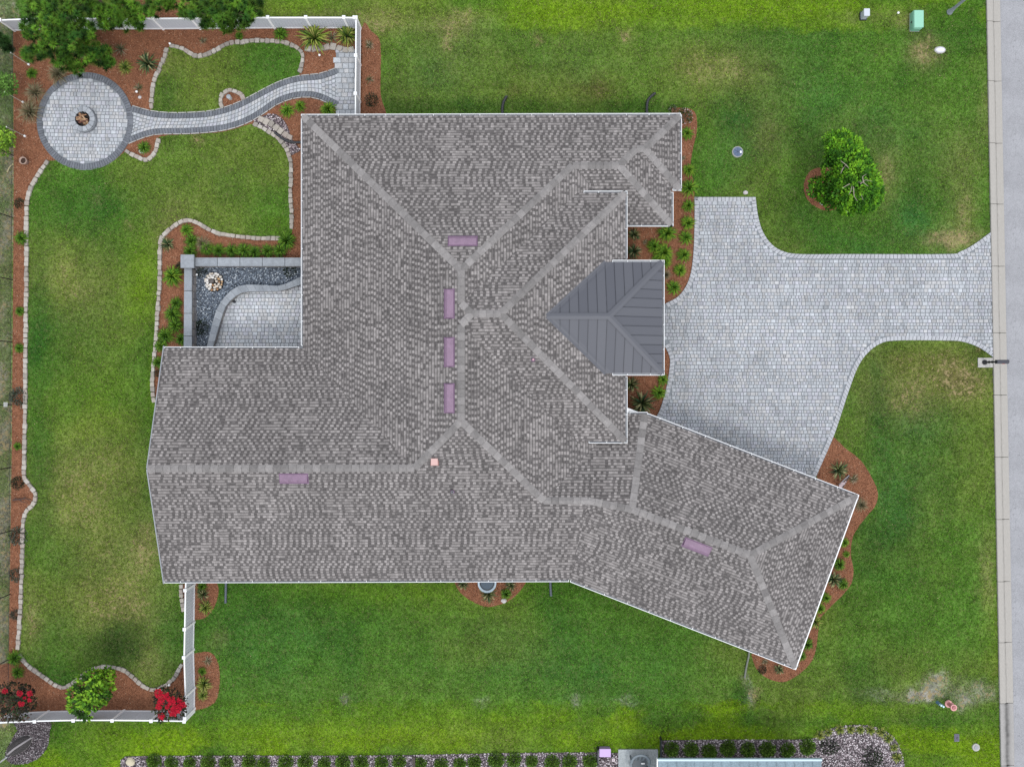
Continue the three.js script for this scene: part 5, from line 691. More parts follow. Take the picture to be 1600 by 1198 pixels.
// ---------------------------------------------------------------- trees
const barkM = std({ color: col(.12, .085, .06), roughness: 1, map: rep(grainT, 1), bumpMap: rep(grainB, 1), bumpScale: .02 }), paleBark = std({ color: col(.3, .26, .21), roughness: .95, map: rep(grainT, 1) });
function limbTo(mb, a, b, r0, r1, sag = .12, c) { const m = [mix(a[0], b[0], .5) + (R() - .5) * sag, mix(a[1], b[1], .55) + sag * .6, mix(a[2], b[2], .5) + (R() - .5) * sag]; mb.limb([a, m, b], r0, r1, 6, c); }
function pineTree(label, bx, by, lobes, seed, tones) { // lobes: px, py, height, radius px
  const [x, z] = W(bx, by), o = thing('pine_tree', label, 'tree', [x, 0, z]), off = [x, 0, z], r = rngOf(seed), trunk = new MB(), needles = new MB(), hub = [x + rr(-.15, .15), 2.6, z + rr(-.15, .15)];
  trunk.limb([[x, -.05, z], [x + .04, 1.2, z - .03], hub, [hub[0], 3.9, hub[2]]], .15, .03, 8);
  const P = lobes.map(([px, py, h, rad]) => [...W(px, py, h), h, rad * (H - h) / F]);
  for (const [lx, lz, h, rad] of P) {
    limbTo(trunk, [hub[0], Math.min(h - .3, 1.2 + h * .4), hub[2]], [lx, h - rad * .3, lz], .05, .018, .2);
    const n = Math.round(32 * (rad / .6) ** 2) + 8;
    for (let i = 0; i < n; i++) {
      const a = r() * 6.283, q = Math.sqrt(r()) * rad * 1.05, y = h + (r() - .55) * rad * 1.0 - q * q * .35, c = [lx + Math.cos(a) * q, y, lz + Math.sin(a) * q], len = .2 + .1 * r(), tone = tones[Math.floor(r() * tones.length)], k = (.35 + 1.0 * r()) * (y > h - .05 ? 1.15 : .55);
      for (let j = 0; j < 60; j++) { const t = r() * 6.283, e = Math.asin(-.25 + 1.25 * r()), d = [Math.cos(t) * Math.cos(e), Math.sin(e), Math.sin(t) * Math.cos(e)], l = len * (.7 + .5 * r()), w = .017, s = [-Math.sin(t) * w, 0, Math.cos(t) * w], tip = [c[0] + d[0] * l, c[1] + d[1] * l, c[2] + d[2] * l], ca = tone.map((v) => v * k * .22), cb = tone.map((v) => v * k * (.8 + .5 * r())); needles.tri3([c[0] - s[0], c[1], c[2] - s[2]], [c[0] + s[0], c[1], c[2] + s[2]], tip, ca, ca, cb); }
      if (i % 4 === 0) trunk.limb([[lx, h - rad * .3, lz], c], .014, .006, 4);
    }
  }
  mesh('trunk', trunk.geo(off), barkM, o); mesh('crown', needles.geo(off), M.leaf, o); return o;
}
const pineT = [[.05, .135, .013], [.085, .2, .018], [.03, .095, .013], [.12, .25, .022]];
pineTree('big pine tree above the round patio in the upper left garden corner', 128, 88, [60, 20, 3.4, 19, 46, 45, 3, 15, 76, 42, 3.6, 21, 100, 24, 3.7, 23, 86, 66, 3.2, 22, 58, 82, 2.6, 13, 110, 55, 3.6, 20, 99, 92, 2.6, 15, 132, 78, 2.8, 17, 156, 84, 2.5, 15, 168, 97, 2.2, 10, 122, 103, 2.3, 12, 134, 48, 3, 14, 44, 84, 2.3, 9, 70, 6, 3.2, 16, 118, 8, 3.2, 18].reduce((a, v, i) => (i % 4 ? a.at(-1).push(v) : a.push([v]), a), []), 41, pineT);
pineTree('middle pine tree leaning over the white top fence', 196, 42, [150, 14, 2.8, 14, 164, 34, 2.4, 11, 195, 26, 2.6, 17, 186, 9, 2.8, 15, 214, 18, 2.6, 14, 238, 8, 2.6, 15, 262, 4, 2.4, 12, 176, 20, 2.7, 12, 216, 36, 2.2, 8].reduce((a, v, i) => (i % 4 ? a.at(-1).push(v) : a.push([v]), a), []), 42, [[.085, .2, .016], [.12, .26, .02], [.045, .12, .014]]);
pineTree('right hand pine tree hanging over the white top fence above the island lawn', 362, 38, [294, 10, 2.6, 14, 318, 18, 2.9, 20, 345, 14, 3.1, 22, 370, 19, 2.9, 20, 393, 11, 2.6, 15, 324, 37, 2.3, 10, 355, 37, 2.3, 12, 381, 35, 2.1, 8, 333, 4, 2.9, 15, 290, 20, 2.2, 8, 362, 3, 2.8, 16].reduce((a, v, i) => (i % 4 ? a.at(-1).push(v) : a.push([v]), a), []), 43, pineT);
pineTree('small pine at the far left edge beyond the wire fence', 20, 78, [9, 69, 1.6, 9, -4, 62, 1.7, 10, -14, 72, 1.6, 10].reduce((a, v, i) => (i % 4 ? a.at(-1).push(v) : a.push([v]), a), []), 44, [[.03, .08, .015], [.02, .055, .012]]);

function broadTree(name, label, bx, by, lobes, o) {
  const [x, z] = W(bx, by), t = thing(name, label, o.cat ?? 'tree', [x, 0, z]), off = [x, 0, z], r = rngOf(o.seed), trunk = new MB(), leaves = new MB(), flowers = new MB(), P = lobes.map(([px, py, h, rad]) => [...W(px, py, h), h, rad * (H - h) / F]);
  const mid = P.reduce((s, p) => [s[0] + p[0] / P.length, s[1] + p[1] / P.length, s[2] + p[2] / P.length], [0, 0, 0]), fork = [mix(x, mid[0], .25), mid[2] * .42, mix(z, mid[1], .25)];
  trunk.limb([[x, -.05, z], [mix(x, fork[0], .5), fork[1] * .5, mix(z, fork[2], .5)], fork], o.trunk ?? .07, (o.trunk ?? .07) * .7, 7);
  for (const [lx, lz, h, rad] of P) {
    limbTo(trunk, fork, [lx, h - rad * .2, lz], (o.trunk ?? .07) * .5, .012, .15);
    const n = Math.round(o.per * (rad / .5) ** 2);
    for (let i = 0; i < n; i++) {
      const a = r() * 6.283, e = Math.asin(2 * r() - 1), q = rad * (.45 + .6 * Math.cbrt(r())) * (.75 + .5 * vnoise(a * 1.5 + lx, e * 2 + lz, o.seed)), c = V(lx + Math.cos(a) * Math.cos(e) * q, h + Math.sin(e) * q * .75, lz + Math.sin(a) * Math.cos(e) * q);
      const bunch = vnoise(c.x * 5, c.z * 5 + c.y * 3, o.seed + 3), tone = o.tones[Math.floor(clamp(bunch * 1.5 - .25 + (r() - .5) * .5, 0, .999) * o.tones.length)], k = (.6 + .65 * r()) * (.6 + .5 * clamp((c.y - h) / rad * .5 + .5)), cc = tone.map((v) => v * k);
      const d = V(Math.cos(a) * .8 + (r() - .5), .1 + (r() - .35) * .9, Math.sin(a) * .8 + (r() - .5)).normalize(), s = d.clone().cross(V((r() - .5) * .9, 1, (r() - .5) * .9)).normalize(), l = o.leaf * (.65 + .7 * r()), w = l * (o.width ?? .3), tip = c.clone().addScaledVector(d, l), m = c.clone().addScaledVector(d, l * .45), A = m.clone().addScaledVector(s, w), B = m.clone().addScaledVector(s, -w); m.y -= 0;
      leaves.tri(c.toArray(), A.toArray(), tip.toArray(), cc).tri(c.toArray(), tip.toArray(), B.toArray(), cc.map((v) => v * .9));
    }
  }
  mesh('trunk', trunk.geo(off), o.bark ?? barkM, t); mesh('crown', leaves.geo(off), M.leaf, t);
  for (const [px, py, h, rad] of o.flowers ?? []) { const [fx, fz] = W(px, py, h), R0 = rad * (H - h) / F, n = Math.round(130 * (R0 / .2) ** 2) + 20; for (let i = 0; i < n; i++) { const a = r() * 6.283, q = Math.sqrt(r()) * R0, c = [fx + Math.cos(a) * q, h + (R0 - q) * .5 * r() + .05, fz + Math.sin(a) * q], s = .03 + .025 * r(), b = r() * 6.28, k = .5 + .7 * r(), y1 = (r() - .5) * .05; flowers.tri([c[0], c[1], c[2]], [c[0] + Math.cos(b) * s * 1.6, c[1] + y1, c[2] + Math.sin(b) * s * 1.6], [c[0] + Math.cos(b + 1.1) * s * 1.6, c[1] - y1, c[2] + Math.sin(b + 1.1) * s * 1.6], o.petal.map((v) => v * k)); } }
  if (o.flowers) mesh('flowers', flowers.geo(off), M.petal, t);
  if (o.twigs) { const tw = new MB(); for (const q of o.twigs) { const a = [...q[0]], pts = q.map(([px, py, h]) => { const w = W(px, py, h); return [w[0], h, w[1]]; }); tw.limb(pts, .028, .009, 5); } const b = mesh('bare_branch', tw.geo(off), paleBark, t); b.userData.label = 'pale bare twigs on top of the crown'; }
  return t;
}
const quadsOf = (a) => a.reduce((s, v, i) => (i % 4 ? s.at(-1).push(v) : s.push([v]), s), []);
broadTree('leafy_tree', 'bright green bushy tree standing in the front lawn in a ring of bark', 1293, 297, quadsOf([1303, 220, 2.6, 13.4, 1318, 218, 2.7, 13.4, 1331, 229, 2.8, 14.6, 1310, 236, 2.7, 15.9, 1327, 246, 3, 17.1, 1345, 252, 3, 15.9, 1350, 268, 3.1, 17.1, 1336, 268, 3.2, 18.3, 1362, 282, 2.9, 14.6, 1366, 297, 2.8, 13.4, 1352, 293, 3.1, 17.1, 1357, 314, 2.8, 14.6, 1342, 318, 2.7, 14.6, 1325, 322, 2.5, 13.4, 1336, 300, 3, 18.3, 1318, 304, 2.8, 17.1, 1300, 262, 2.4, 12.2, 1294, 287, 2.1, 13.4, 1278, 288, 1.5, 11, 1285, 302, 1.6, 11, 1304, 300, 2.4, 13.4, 1310, 282, 2.7, 12.2, 1322, 282, 3, 13.4, 1298, 315, 2, 9.8, 1318, 262, 2.9, 13.4, 1272, 297, 1.7, 9, 1290, 308, 1.9, 10, 1300, 248, 2.3, 10, 1340, 234, 2.5, 9, 1368, 308, 2.5, 10]),
  { seed: 61, per: 520, leaf: .13, width: .33, trunk: .09, tones: [[.022, .085, .004], [.048, .155, .006], [.082, .22, .008], [.125, .29, .012]], twigs: [[[1316, 268, 2.8], [1322, 257, 3.5], [1314, 251, 3.6]], [[1322, 257, 3.5], [1327, 263, 3.6]], [[1318, 262, 3.3], [1314, 271, 3.4]], [[1338, 284, 3.2], [1350, 285, 3.7], [1357, 291, 3.7]], [[1350, 285, 3.7], [1348, 276, 3.7], [1354, 272, 3.7]], [[1345, 287, 3.5], [1353, 281, 3.7], [1363, 283, 3.6]], [[1332, 288, 3.2], [1330, 298, 3.6], [1327, 304, 3.5]], [[1334, 292, 3.4], [1335, 306, 3.5], [1340, 314, 3.3]], [[1345, 300, 3.3], [1349, 312, 3.4]], [[1328, 287, 3.4], [1316, 294, 3.4]]] });
const limeT = [[.016, .05, .004], [.045, .125, .007], [.085, .2, .009], [.14, .27, .015]];
broadTree('crape_myrtle', 'yellow green leafy shrub without flowers in the lower left mulch bed', 166, 1064, quadsOf([118, 1085, 1.7, 12, 130, 1070, 1.9, 13, 147, 1062, 2, 13, 163, 1062, 1.8, 12, 170, 1052, 1.6, 8, 134, 1090, 2, 14, 152, 1078, 2.2, 14, 116, 1103, 1.6, 10, 128, 1108, 1.7, 11, 145, 1098, 2, 13, 158, 1090, 1.9, 11, 167, 1077, 1.7, 9, 136, 1118, 1.5, 7, 144, 1054, 1.8, 8]), { cat: 'shrub', seed: 62, per: 300, leaf: .16, width: .34, tones: limeT });
const wine = [[.012, .012, .008], [.028, .024, .012], [.02, .04, .012], [.05, .03, .02]];
broadTree('crape_myrtle', 'dark leaved shrub with few red blossoms at the far lower left corner', 44, 1078, quadsOf([20, 1080, 1.7, 14, 38, 1084, 1.8, 13, 10, 1098, 1.7, 15, 30, 1100, 2, 15, 46, 1098, 1.8, 10, 14, 1114, 1.6, 12, 34, 1115, 1.7, 10, 2, 1082, 1.6, 12]), { cat: 'shrub', seed: 63, per: 230, leaf: .14, tones: wine, petal: [.26, .006, .018], flowers: quadsOf([8, 1079, 2.1, 4, 31, 1083, 2.2, 4, 46, 1083, 2.1, 4, 34, 1099, 2.3, 4, 46, 1093, 2.1, 2.5, 38, 1090, 2.1, 2, 20, 1106, 2, 2]) });
broadTree('crape_myrtle', 'dark leaved shrub covered with bright red blossoms in the lower fence corner', 278, 1083, quadsOf([252, 1086, 1.6, 12, 268, 1092, 1.8, 13, 280, 1100, 1.7, 11, 250, 1104, 1.6, 11, 264, 1108, 1.7, 13, 254, 1118, 1.5, 9, 276, 1113, 1.6, 10]), { cat: 'shrub', seed: 64, per: 210, leaf: .13, tones: wine, petal: [.33, .006, .02], flowers: quadsOf([248, 1083, 2, 6, 260, 1087, 2.1, 5, 268, 1094, 2.2, 6, 252, 1095, 2, 5, 285, 1101, 2, 5, 276, 1107, 2.1, 7, 270, 1112, 2.1, 6, 248, 1104, 1.9, 4, 253, 1119, 1.8, 5, 262, 1103, 2, 3, 280, 1094, 2, 3]) });
broadTree('leafy_bush', 'green bush at the left edge beyond the wire fence, upper one', 16, 135, quadsOf([14, 128, 1.3, 11, 5, 136, 1.4, 12, 18, 138, 1.1, 8, 2, 124, 1.3, 10, -8, 132, 1.3, 12]), { cat: 'bush', seed: 65, per: 260, leaf: .13, tones: [[.03, .08, .01], [.06, .14, .02], [.09, .19, .03]] });
broadTree('leafy_bush', 'bright yellow green bush at the left edge beyond the wire fence, lower one', 14, 222, quadsOf([10, 212, 1.3, 10, 14, 222, 1.1, 8, 3, 222, 1.4, 12, 4, 208, 1.3, 9, 6, 236, 1.1, 7, -8, 220, 1.3, 11]), { cat: 'bush', seed: 66, per: 280, leaf: .13, tones: [[.07, .15, .01], [.13, .25, .015], [.2, .34, .03]] });

// ---------------------------------------------------------------- pipes and small things in the garden
function pipe(label, pts, r, m, name = 'drain_pipe') { const w = pts.map(([px, py, h]) => { const q = W(px, py, h); return [q[0], h, q[1]]; }), c = new THREE.CatmullRomCurve3(w.map((q) => V(q[0] - w[0][0], q[1], q[2] - w[0][2]))), o = thing(name, label, 'drain pipe', [w[0][0], 0, w[0][2]]); mesh('hose', new THREE.TubeGeometry(c, 24, r, 10), m, o); for (let i = 1; i < 12; i++) { const p = c.getPointAt(i / 12), g = new THREE.TorusGeometry(r, r * .12, 5, 12); const k = mesh('rib', g, m, o); k.position.copy(p); k.lookAt(o.localToWorld(p.clone().add(c.getTangentAt(i / 12)))); } const e = new THREE.CylinderGeometry(r * 1.15, r * 1.15, .06, 12); const k = mesh('outlet', e, m, o); const p = c.getPointAt(1); k.position.copy(p); k.rotation.set(Math.PI / 2, 0, 0); return o; }
const bluePipe = std({ color: col(.06, .075, .095), roughness: .6 });
pipe('black drain pipe curling out of the upper house wall, left one', [[785, 182, .09], [785, 168, .08], [787, 159, .07], [791, 151, .07]], .075, M.black);
pipe('black drain pipe bending out of the upper house wall, right one', [[1011, 180, .09], [1011, 166, .08], [1013, 156, .07], [1018, 150, .07], [1023, 146, .07]], .07, M.black);
pipe('black drain pipe curving over the pebbles beside the garden path', [[474, 222, .12], [456, 222, .1], [444, 218, .1], [430, 208, .12]], .07, M.black);
pipe('blue grey drain pipe lying on the lawn right of the lower fence', [[352.5, 900, .09], [352.5, 916, .08], [352, 941, .07]], .065, bluePipe);
pipe('blue grey drain pipe lying on the lawn under the lower gutter', [[860, 900, .09], [860, 915, .08], [861, 930, .07]], .065, bluePipe);
pipe('grey downspout with a long drain pipe at the lower garage corner', [[1171, 1018, .25], [1170, 1026, .1], [1166, 1045, .07], [1164, 1058, .06]], .05, std({ color: col(.13, .14, .12), roughness: .7 }));
pipe('curved yellow hose piece beyond the wire fence at the left edge', [[20, 256, .05], [15, 260, .1], [11, 268, .04]], .03, std({ color: col(.4, .35, .2) }), 'hose');
{ const [x, z] = W(761, 911, .6), o = thing('bird_bath', 'pale bowl with dark water half hidden under the lower gutter', 'bird bath', [x, 0, z]); const b = new THREE.LatheGeometry([[.0, .5], [.2, .5], [.42, .6], [.5, .66], [.47, .66], [.38, .59], [.36, .57]].map((p) => new THREE.Vector2(...p)), 28); mesh('bowl', b, std({ color: col(.36, .44, .5), roughness: .4, side: THREE.DoubleSide }), o); const s = new THREE.CylinderGeometry(.1, .16, .5, 14); s.translate(0, .25, 0); mesh('pedestal', s, M.concrete, o); const w = new THREE.CircleGeometry(.4, 24); w.rotateX(-Math.PI / 2); w.translate(0, .6, 0); mesh('water', w, std({ color: col(.02, .04, .06), roughness: .05 }), o); const t = new THREE.TorusGeometry(.36, .02, 6, 28); t.rotateX(Math.PI / 2); t.translate(0, .61, 0); mesh('dark_ring', t, M.black, o); }
{ const [x, z] = W(36, 251, .3), o = thing('clay_pot', 'round clay pot standing in the mulch left of the round patio', 'flower pot', [x, 0, z]), g = new THREE.LatheGeometry([[.0, .02], [.13, .02], [.19, .32], [.2, .32], [.2, .38], [.165, .38], [.15, .3], [.0, .28]].map((p) => new THREE.Vector2(...p)), 24); mesh('pot', g, std({ color: col(.3, .21, .17), roughness: .8, side: THREE.DoubleSide }), o); const s = new THREE.CircleGeometry(.15, 18); s.rotateX(-Math.PI / 2); s.translate(0, .3, 0); mesh('soil', s, std({ color: col(.035, .018, .012), roughness: 1 }), o); }
for (const [px, py, l] of [[43, 100, 'thin pale garden pole with a white foot below the pine, topmost of three'], [34, 159, 'thin pale garden pole beside the tan grasses, middle of three'], [37, 212, 'thin pale garden pole left of the round patio, lowest of three']]) { const [x, z] = W(px, py), o = thing('garden_pole', l, 'pole', [x, 0, z]), g = new THREE.CylinderGeometry(.014, .018, 1.5, 7); g.translate(0, .75, 0); mesh('pole', g, std({ color: col(.36, .34, .3) }), o); const b = new THREE.CylinderGeometry(.055, .065, .09, 12); b.translate(.06, .04, .03); mesh('foot', b, M.white, o); const c = new THREE.SphereGeometry(.03, 8, 6); c.translate(0, 1.5, 0); mesh('knob', c, M.white, o); }
for (const [px, py, l] of [[265, 68, 'tiny white path light at the peak of the island lawn edging'], [213, 143, 'tiny white path light right of the round patio'], [356, 408.5, 'tiny white light on top edge outside the courtyard wall'], [307, 429, 'tiny white light in the slate beside the courtyard wall'], [499, 86, 'tiny white light below the big yucca by the fence'], [264, 1070, 'tiny white light beside the wavy edging near the red shrub'], [838, 281, ''], [1324, 330, 'tiny white marker on the lawn below the front tree'], [1404, 20, 'tiny white marker on the lawn between the two utility boxes']]) { if (!l) continue; const [x, z] = W(px, py, .25), o = thing('path_light', l, 'path light', [x, 0, z]), g = new THREE.CylinderGeometry(.012, .012, .26, 6); g.translate(0, .13, 0); mesh('stake', g, M.darkMetal, o); const c = new THREE.SphereGeometry(.065, 12, 8, 0, 6.3, 0, 1.6); c.translate(0, .26, 0); mesh('lamp_shade', c, M.white, o); }
{ const [x, z] = W(357, 151, .25), o = thing('garden_lantern', 'small grey lantern inside the stone loop above the garden path', 'lantern', [x, 0, z]); const a = new THREE.CylinderGeometry(.09, .11, .1, 14); a.translate(0, .07, 0); mesh('base', a, M.concrete, o); const b = new THREE.CylinderGeometry(.05, .05, .2, 10); b.translate(0, .2, 0); mesh('body', b, M.gutterIn, o); const c = new THREE.ConeGeometry(.12, .09, 14); c.translate(0, .34, 0); mesh('lid', c, std({ color: col(.25, .28, .3) }), o); }
const rockMat = std({ color: col(.38, .36, .36), roughness: .9, bumpMap: grainB, bumpScale: .01 });
for (const [px, py, s, l] of [[218, 152, .1, 'pale rock in the mulch right of the round patio'], [222, 236, .16, 'small grey rock beside the plant in the stone hook'], [1165, 301, .13, 'pale stone in the grass above the driveway end'], [1285, 317, .14, 'small white object in the bark under the front tree'], [204, 1189, .26, 'tan boulder at the left end of the bottom gravel strip'], [787, 938, .15, 'pale stone at the edge of the half round bed'], [1374, 567 - 10, .0, '']]) { if (!s) continue; const [x, z] = W(px, py), g = new THREE.IcosahedronGeometry(.5, 2), p = g.attributes.position; for (let i = 0; i < p.count; i++) { const k = .75 + .5 * fbm(p.getX(i) * 3 + px, p.getY(i) * 3 + p.getZ(i) * 2, 3); p.setXYZ(i, p.getX(i) * k * s * 2, p.getY(i) * k * s * 1.1 + s * .25, p.getZ(i) * k * s * 1.7); } g.computeVertexNormals(); solo('rock', g, px === 204 ? std({ color: col(.4, .36, .26), roughness: .9 }) : rockMat, l, 'rock', [x, 0, z]); }
{ const [x, z] = W(34, 779), mb = new MB(); mb.limb([[-.45, .05, .06], [-.1, .1, .02], [.25, .12, -.03], [.5, .06, .05]], .05, .02, 6).limb([[-.1, .1, .02], [.1, .16, .14], [.34, .1, .2]], .035, .012, 5).limb([[.1, .1, 0], [.3, .18, -.14]], .03, .01, 5).limb([[-.2, .08, .02], [-.35, .15, -.12]], .025, .01, 5); solo('driftwood', mb.geo(), std({ color: col(.06, .035, .028), roughness: 1 }), 'dark branched piece of driftwood in the bulge of the left mulch strip', 'driftwood', [x, .02, z]); }
{ // iron garden ornament: two rods, rungs and pale discs
  const [x, z] = W(1313, 760, .35), o = thing('garden_ornament', 'black garden ornament with pale round discs beside the garage gutter', 'garden ornament', [x, 0, z]), e = [...W(1328, 743, .12)], d = [e[0] - x, e[1] - z], l = Math.hypot(...d), n = [-d[1] / l, d[0] / l], at = (t, s) => [d[0] * t + n[0] * s, mix(.4, .08, t), d[1] * t + n[1] * s];
  for (const s of [-1, 1]) { const m = new MB(); m.bar(at(0, .13 * s), at(1, .02 * s), .035, .035); mesh('rod', m.geo(), s < 0 ? M.gutterIn : M.black, o); } for (let i = 0; i < 5; i++) { const t = .1 + i * .17, m = new MB(); m.bar(at(t, -.12 * (1 - t)), at(t, .12 * (1 - t)), .05, .03); mesh('rung', m.geo(), M.black, o); }
  for (const [t, s, k] of [[.05, -.03, .1], [.22, -.03, .095], [.33, .02, .07], [.5, .04, .04]]) { const g = new THREE.CylinderGeometry(k, k, .03, 14), q = at(t, s); g.translate(q[0], q[1] + .04, q[2]); mesh('disc', g, std({ color: col(.3, .24, .25) }), o); } for (const s of [-1, 1]) { const m = new MB(), q = at(.05, .1 * s); m.bar([q[0], 0, q[2]], q, .03, .03); mesh('leg', m.geo(), M.black, o); }
}

// ---------------------------------------------------------------- street side
{ const [x, z] = W(1436, 29, .5), o = thing('utility_box', 'pale green rounded transformer box on the lawn near the street', 'utility box', [x, 0, z]), gm = std({ color: col(.15, .34, .245), roughness: .5 }); const g = new RoundedBoxGeometry(.54, .5, 1.0, 4, .12); g.translate(0, .25, 0); mesh('cabinet', g, gm, o); const lid = new RoundedBoxGeometry(.5, .05, .9, 3, .02); lid.translate(.01, .5, .01); mesh('lid', lid, std({ color: col(.19, .4, .3), roughness: .5 }), o); const b = new THREE.BoxGeometry(.5, .08, .96); b.translate(0, .03, 0); mesh('base', b, M.concrete, o); const h = new THREE.BoxGeometry(.03, .12, .06); h.translate(-.28, .3, .1); mesh('latch', h, M.darkMetal, o); }
{ const [x, z] = W(1355, 19, .5), o = thing('utility_pedestal', 'small grey telecom box on the lawn left of the green box', 'utility box', [x, 0, z]); const g = new RoundedBoxGeometry(.3, .5, .38, 3, .07); g.translate(0, .25, 0); mesh('cabinet', g, std({ color: col(.33, .36, .4), roughness: .5 }), o); const l = new RoundedBoxGeometry(.32, .08, .4, 3, .03); l.translate(0, .49, 0); mesh('lid', l, std({ color: col(.38, .41, .45), roughness: .5 }), o); const b = new THREE.BoxGeometry(.36, .1, .44); b.translate(0, .04, 0); mesh('base', b, M.darkMetal, o); }
{ const [x, z] = W(1470.5, 77, .1), o = thing('valve_cover', 'small oval white cover in the grass below the green box', 'valve cover', [x, 0, z]); const g = new THREE.SphereGeometry(.25, 20, 8, 0, 6.3, 0, 1.57); g.scale(1, .45, .55); g.translate(0, .04, 0); mesh('lid', g, std({ color: col(.55, .56, .62), roughness: .5 }), o); const b = new THREE.CylinderGeometry(.3, .32, .06, 20); b.scale(1, 1, .62); b.translate(0, .02, 0); mesh('rim', b, M.concrete, o); }
{ const [x, z] = W(1153, 237, .05), o = thing('septic_cover', 'round blue grey access cover in the front lawn above the driveway', 'access cover', [x, 0, z]); const r = new THREE.CylinderGeometry(.29, .31, .07, 28); r.translate(0, .02, 0); mesh('rim', r, std({ color: col(.24, .25, .24), roughness: .9 }), o); const l = new THREE.CylinderGeometry(.24, .25, .06, 28); l.translate(0, .05, 0); mesh('lid', l, std({ color: col(.055, .085, .15), roughness: .5 }), o); const h = new THREE.CylinderGeometry(.03, .03, .03, 10); h.translate(0, .09, 0); mesh('bolt', h, M.black, o); const w = new THREE.BoxGeometry(.09, .03, .12); w.translate(.15, .09, .02); mesh('tab', w, M.white, o); for (let i = 0; i < 6; i++) { const q = new THREE.BoxGeometry(.012, .012, .13); q.translate(0, .085, .13); q.rotateY(i * Math.PI / 3); mesh('rib', q, M.darkMetal, o); } }
{ const [x, z] = W(1484, 19), o = thing('street_lamp', 'tall grey street lamp pole at the top right lawn corner', 'street lamp', [x, 0, z]), m = std({ color: col(.2, .225, .25), roughness: .5 }); const p = new THREE.CylinderGeometry(.055, .085, 4.6, 14); p.translate(0, 2.3, 0); mesh('pole', p, m, o); const b = new THREE.LatheGeometry([[0, .0], [.16, .0], [.16, .06], [.12, .12], [.1, .4], [.085, .5]].map((q) => new THREE.Vector2(...q)), 18); mesh('base', b, m, o); const h = new THREE.CylinderGeometry(.14, .2, .35, 12); h.translate(0, 4.75, 0); mesh('lamp_head', h, std({ color: col(.5, .5, .48) }), o); const c = new THREE.ConeGeometry(.26, .2, 12); c.translate(0, 5.02, 0); mesh('lamp_cap', c, m, o); }
{ // mailbox: the post stands on the slab, the box reaches over the kerb
  const [x, z] = W(1538, 566), o = thing('mailbox', 'black mailbox on a turned post at the kerb by the driveway', 'mailbox', [x, .06, z]); const p = new THREE.LatheGeometry([[0, 0], [.13, 0], [.13, .06], [.07, .12], [.045, .2], [.05, .38], [.075, .42], [.045, .48], [.045, .66], [.075, .7], [.045, .76], [.045, 1.0]].map((q) => new THREE.Vector2(...q)), 18); mesh('post', p, M.black, o); const a = new THREE.BoxGeometry(.6, .05, .08); a.translate(.2, .98, 0); mesh('arm', a, M.black, o);
  const s = new THREE.Shape(); s.moveTo(-.1, 0); s.lineTo(.1, 0); s.lineTo(.1, .13); s.absarc(0, .13, .1, 0, Math.PI); s.lineTo(-.1, 0); const g = new THREE.ExtrudeGeometry(s, { depth: .6, bevelEnabled: false, curveSegments: 10 }); g.rotateY(Math.PI / 2); g.translate(-.05, 1.005, 0); mesh('box', g, std({ color: col(.022, .023, .034), roughness: .45 }), o); const d = new THREE.CylinderGeometry(.1, .1, .02, 16); d.rotateZ(Math.PI / 2); d.translate(.56, 1.13, 0); mesh('door', d, M.black, o); const f = new THREE.BoxGeometry(.14, .03, .012); f.translate(.3, 1.16, .108); mesh('flag', f, std({ color: col(.4, .03, .03) }), o); }
{ const [x, z] = W(1482, 1099), o = thing('hydrant', 'pale pink hydrant in the sandy lawn patch near the street', 'hydrant', [x, 0, z]), m = std({ color: col(.5, .25, .24), roughness: .55 }), m2 = std({ color: col(.38, .15, .15), roughness: .6 }); const f = new THREE.CylinderGeometry(.19, .2, .06, 20); f.translate(0, .05, 0); mesh('flange', f, m, o); const b = new THREE.CylinderGeometry(.1, .11, .5, 16); b.translate(0, .3, 0); mesh('barrel', b, m2, o); const u = new THREE.CylinderGeometry(.17, .17, .05, 20); u.translate(0, .55, 0); mesh('upper_flange', u, m, o); const c = new THREE.SphereGeometry(.12, 16, 8, 0, 6.3, 0, 1.57); c.translate(0, .57, 0); mesh('bonnet', c, m2, o); const n = new THREE.CylinderGeometry(.03, .03, .06, 5); n.translate(0, .71, 0); mesh('nut', n, m, o); for (const s of [-1, 1]) { const k = new THREE.CylinderGeometry(.05, .055, .12, 12); k.rotateX(Math.PI / 2); k.translate(0, .42, s * .14); mesh('nozzle', k, m, o); } }
{ const [x, z] = W(1465, 1097), o = thing('water_valve', 'small blue water valve left of the pink hydrant', 'water valve', [x, 0, z]), m = std({ color: col(.07, .14, .22), roughness: .5 }), l = std({ color: col(.35, .5, .55), roughness: .5 }); const b = new THREE.CylinderGeometry(.07, .09, .4, 14); b.translate(0, .2, 0); mesh('body', b, m, o); for (const s of [-1, 1]) { const k = new THREE.CylinderGeometry(.05, .05, .16, 12); k.translate(.06 * s, .46, .03 * s); mesh('cap', k, l, o); } const t = new THREE.CylinderGeometry(.03, .03, .24, 10); t.rotateZ(Math.PI / 2); t.translate(0, .36, 0); mesh('crosspipe', t, m, o); }
{ const [x, z] = W(1495, 1152), o = thing('meter_box', 'dark rectangular meter lid in the bright grass near the street', 'meter box', [x, 0, z]); const g = new RoundedBoxGeometry(.26, .08, .4, 2, .02); g.translate(0, .02, 0); mesh('frame', g, std({ color: col(.13, .13, .16) }), o); const l = new RoundedBoxGeometry(.19, .03, .33, 2, .01); l.translate(0, .06, 0); mesh('lid', l, std({ color: col(.075, .07, .1) }), o); const h = new THREE.BoxGeometry(.06, .02, .1); h.translate(0, .078, 0); mesh('reader', h, M.black, o); }
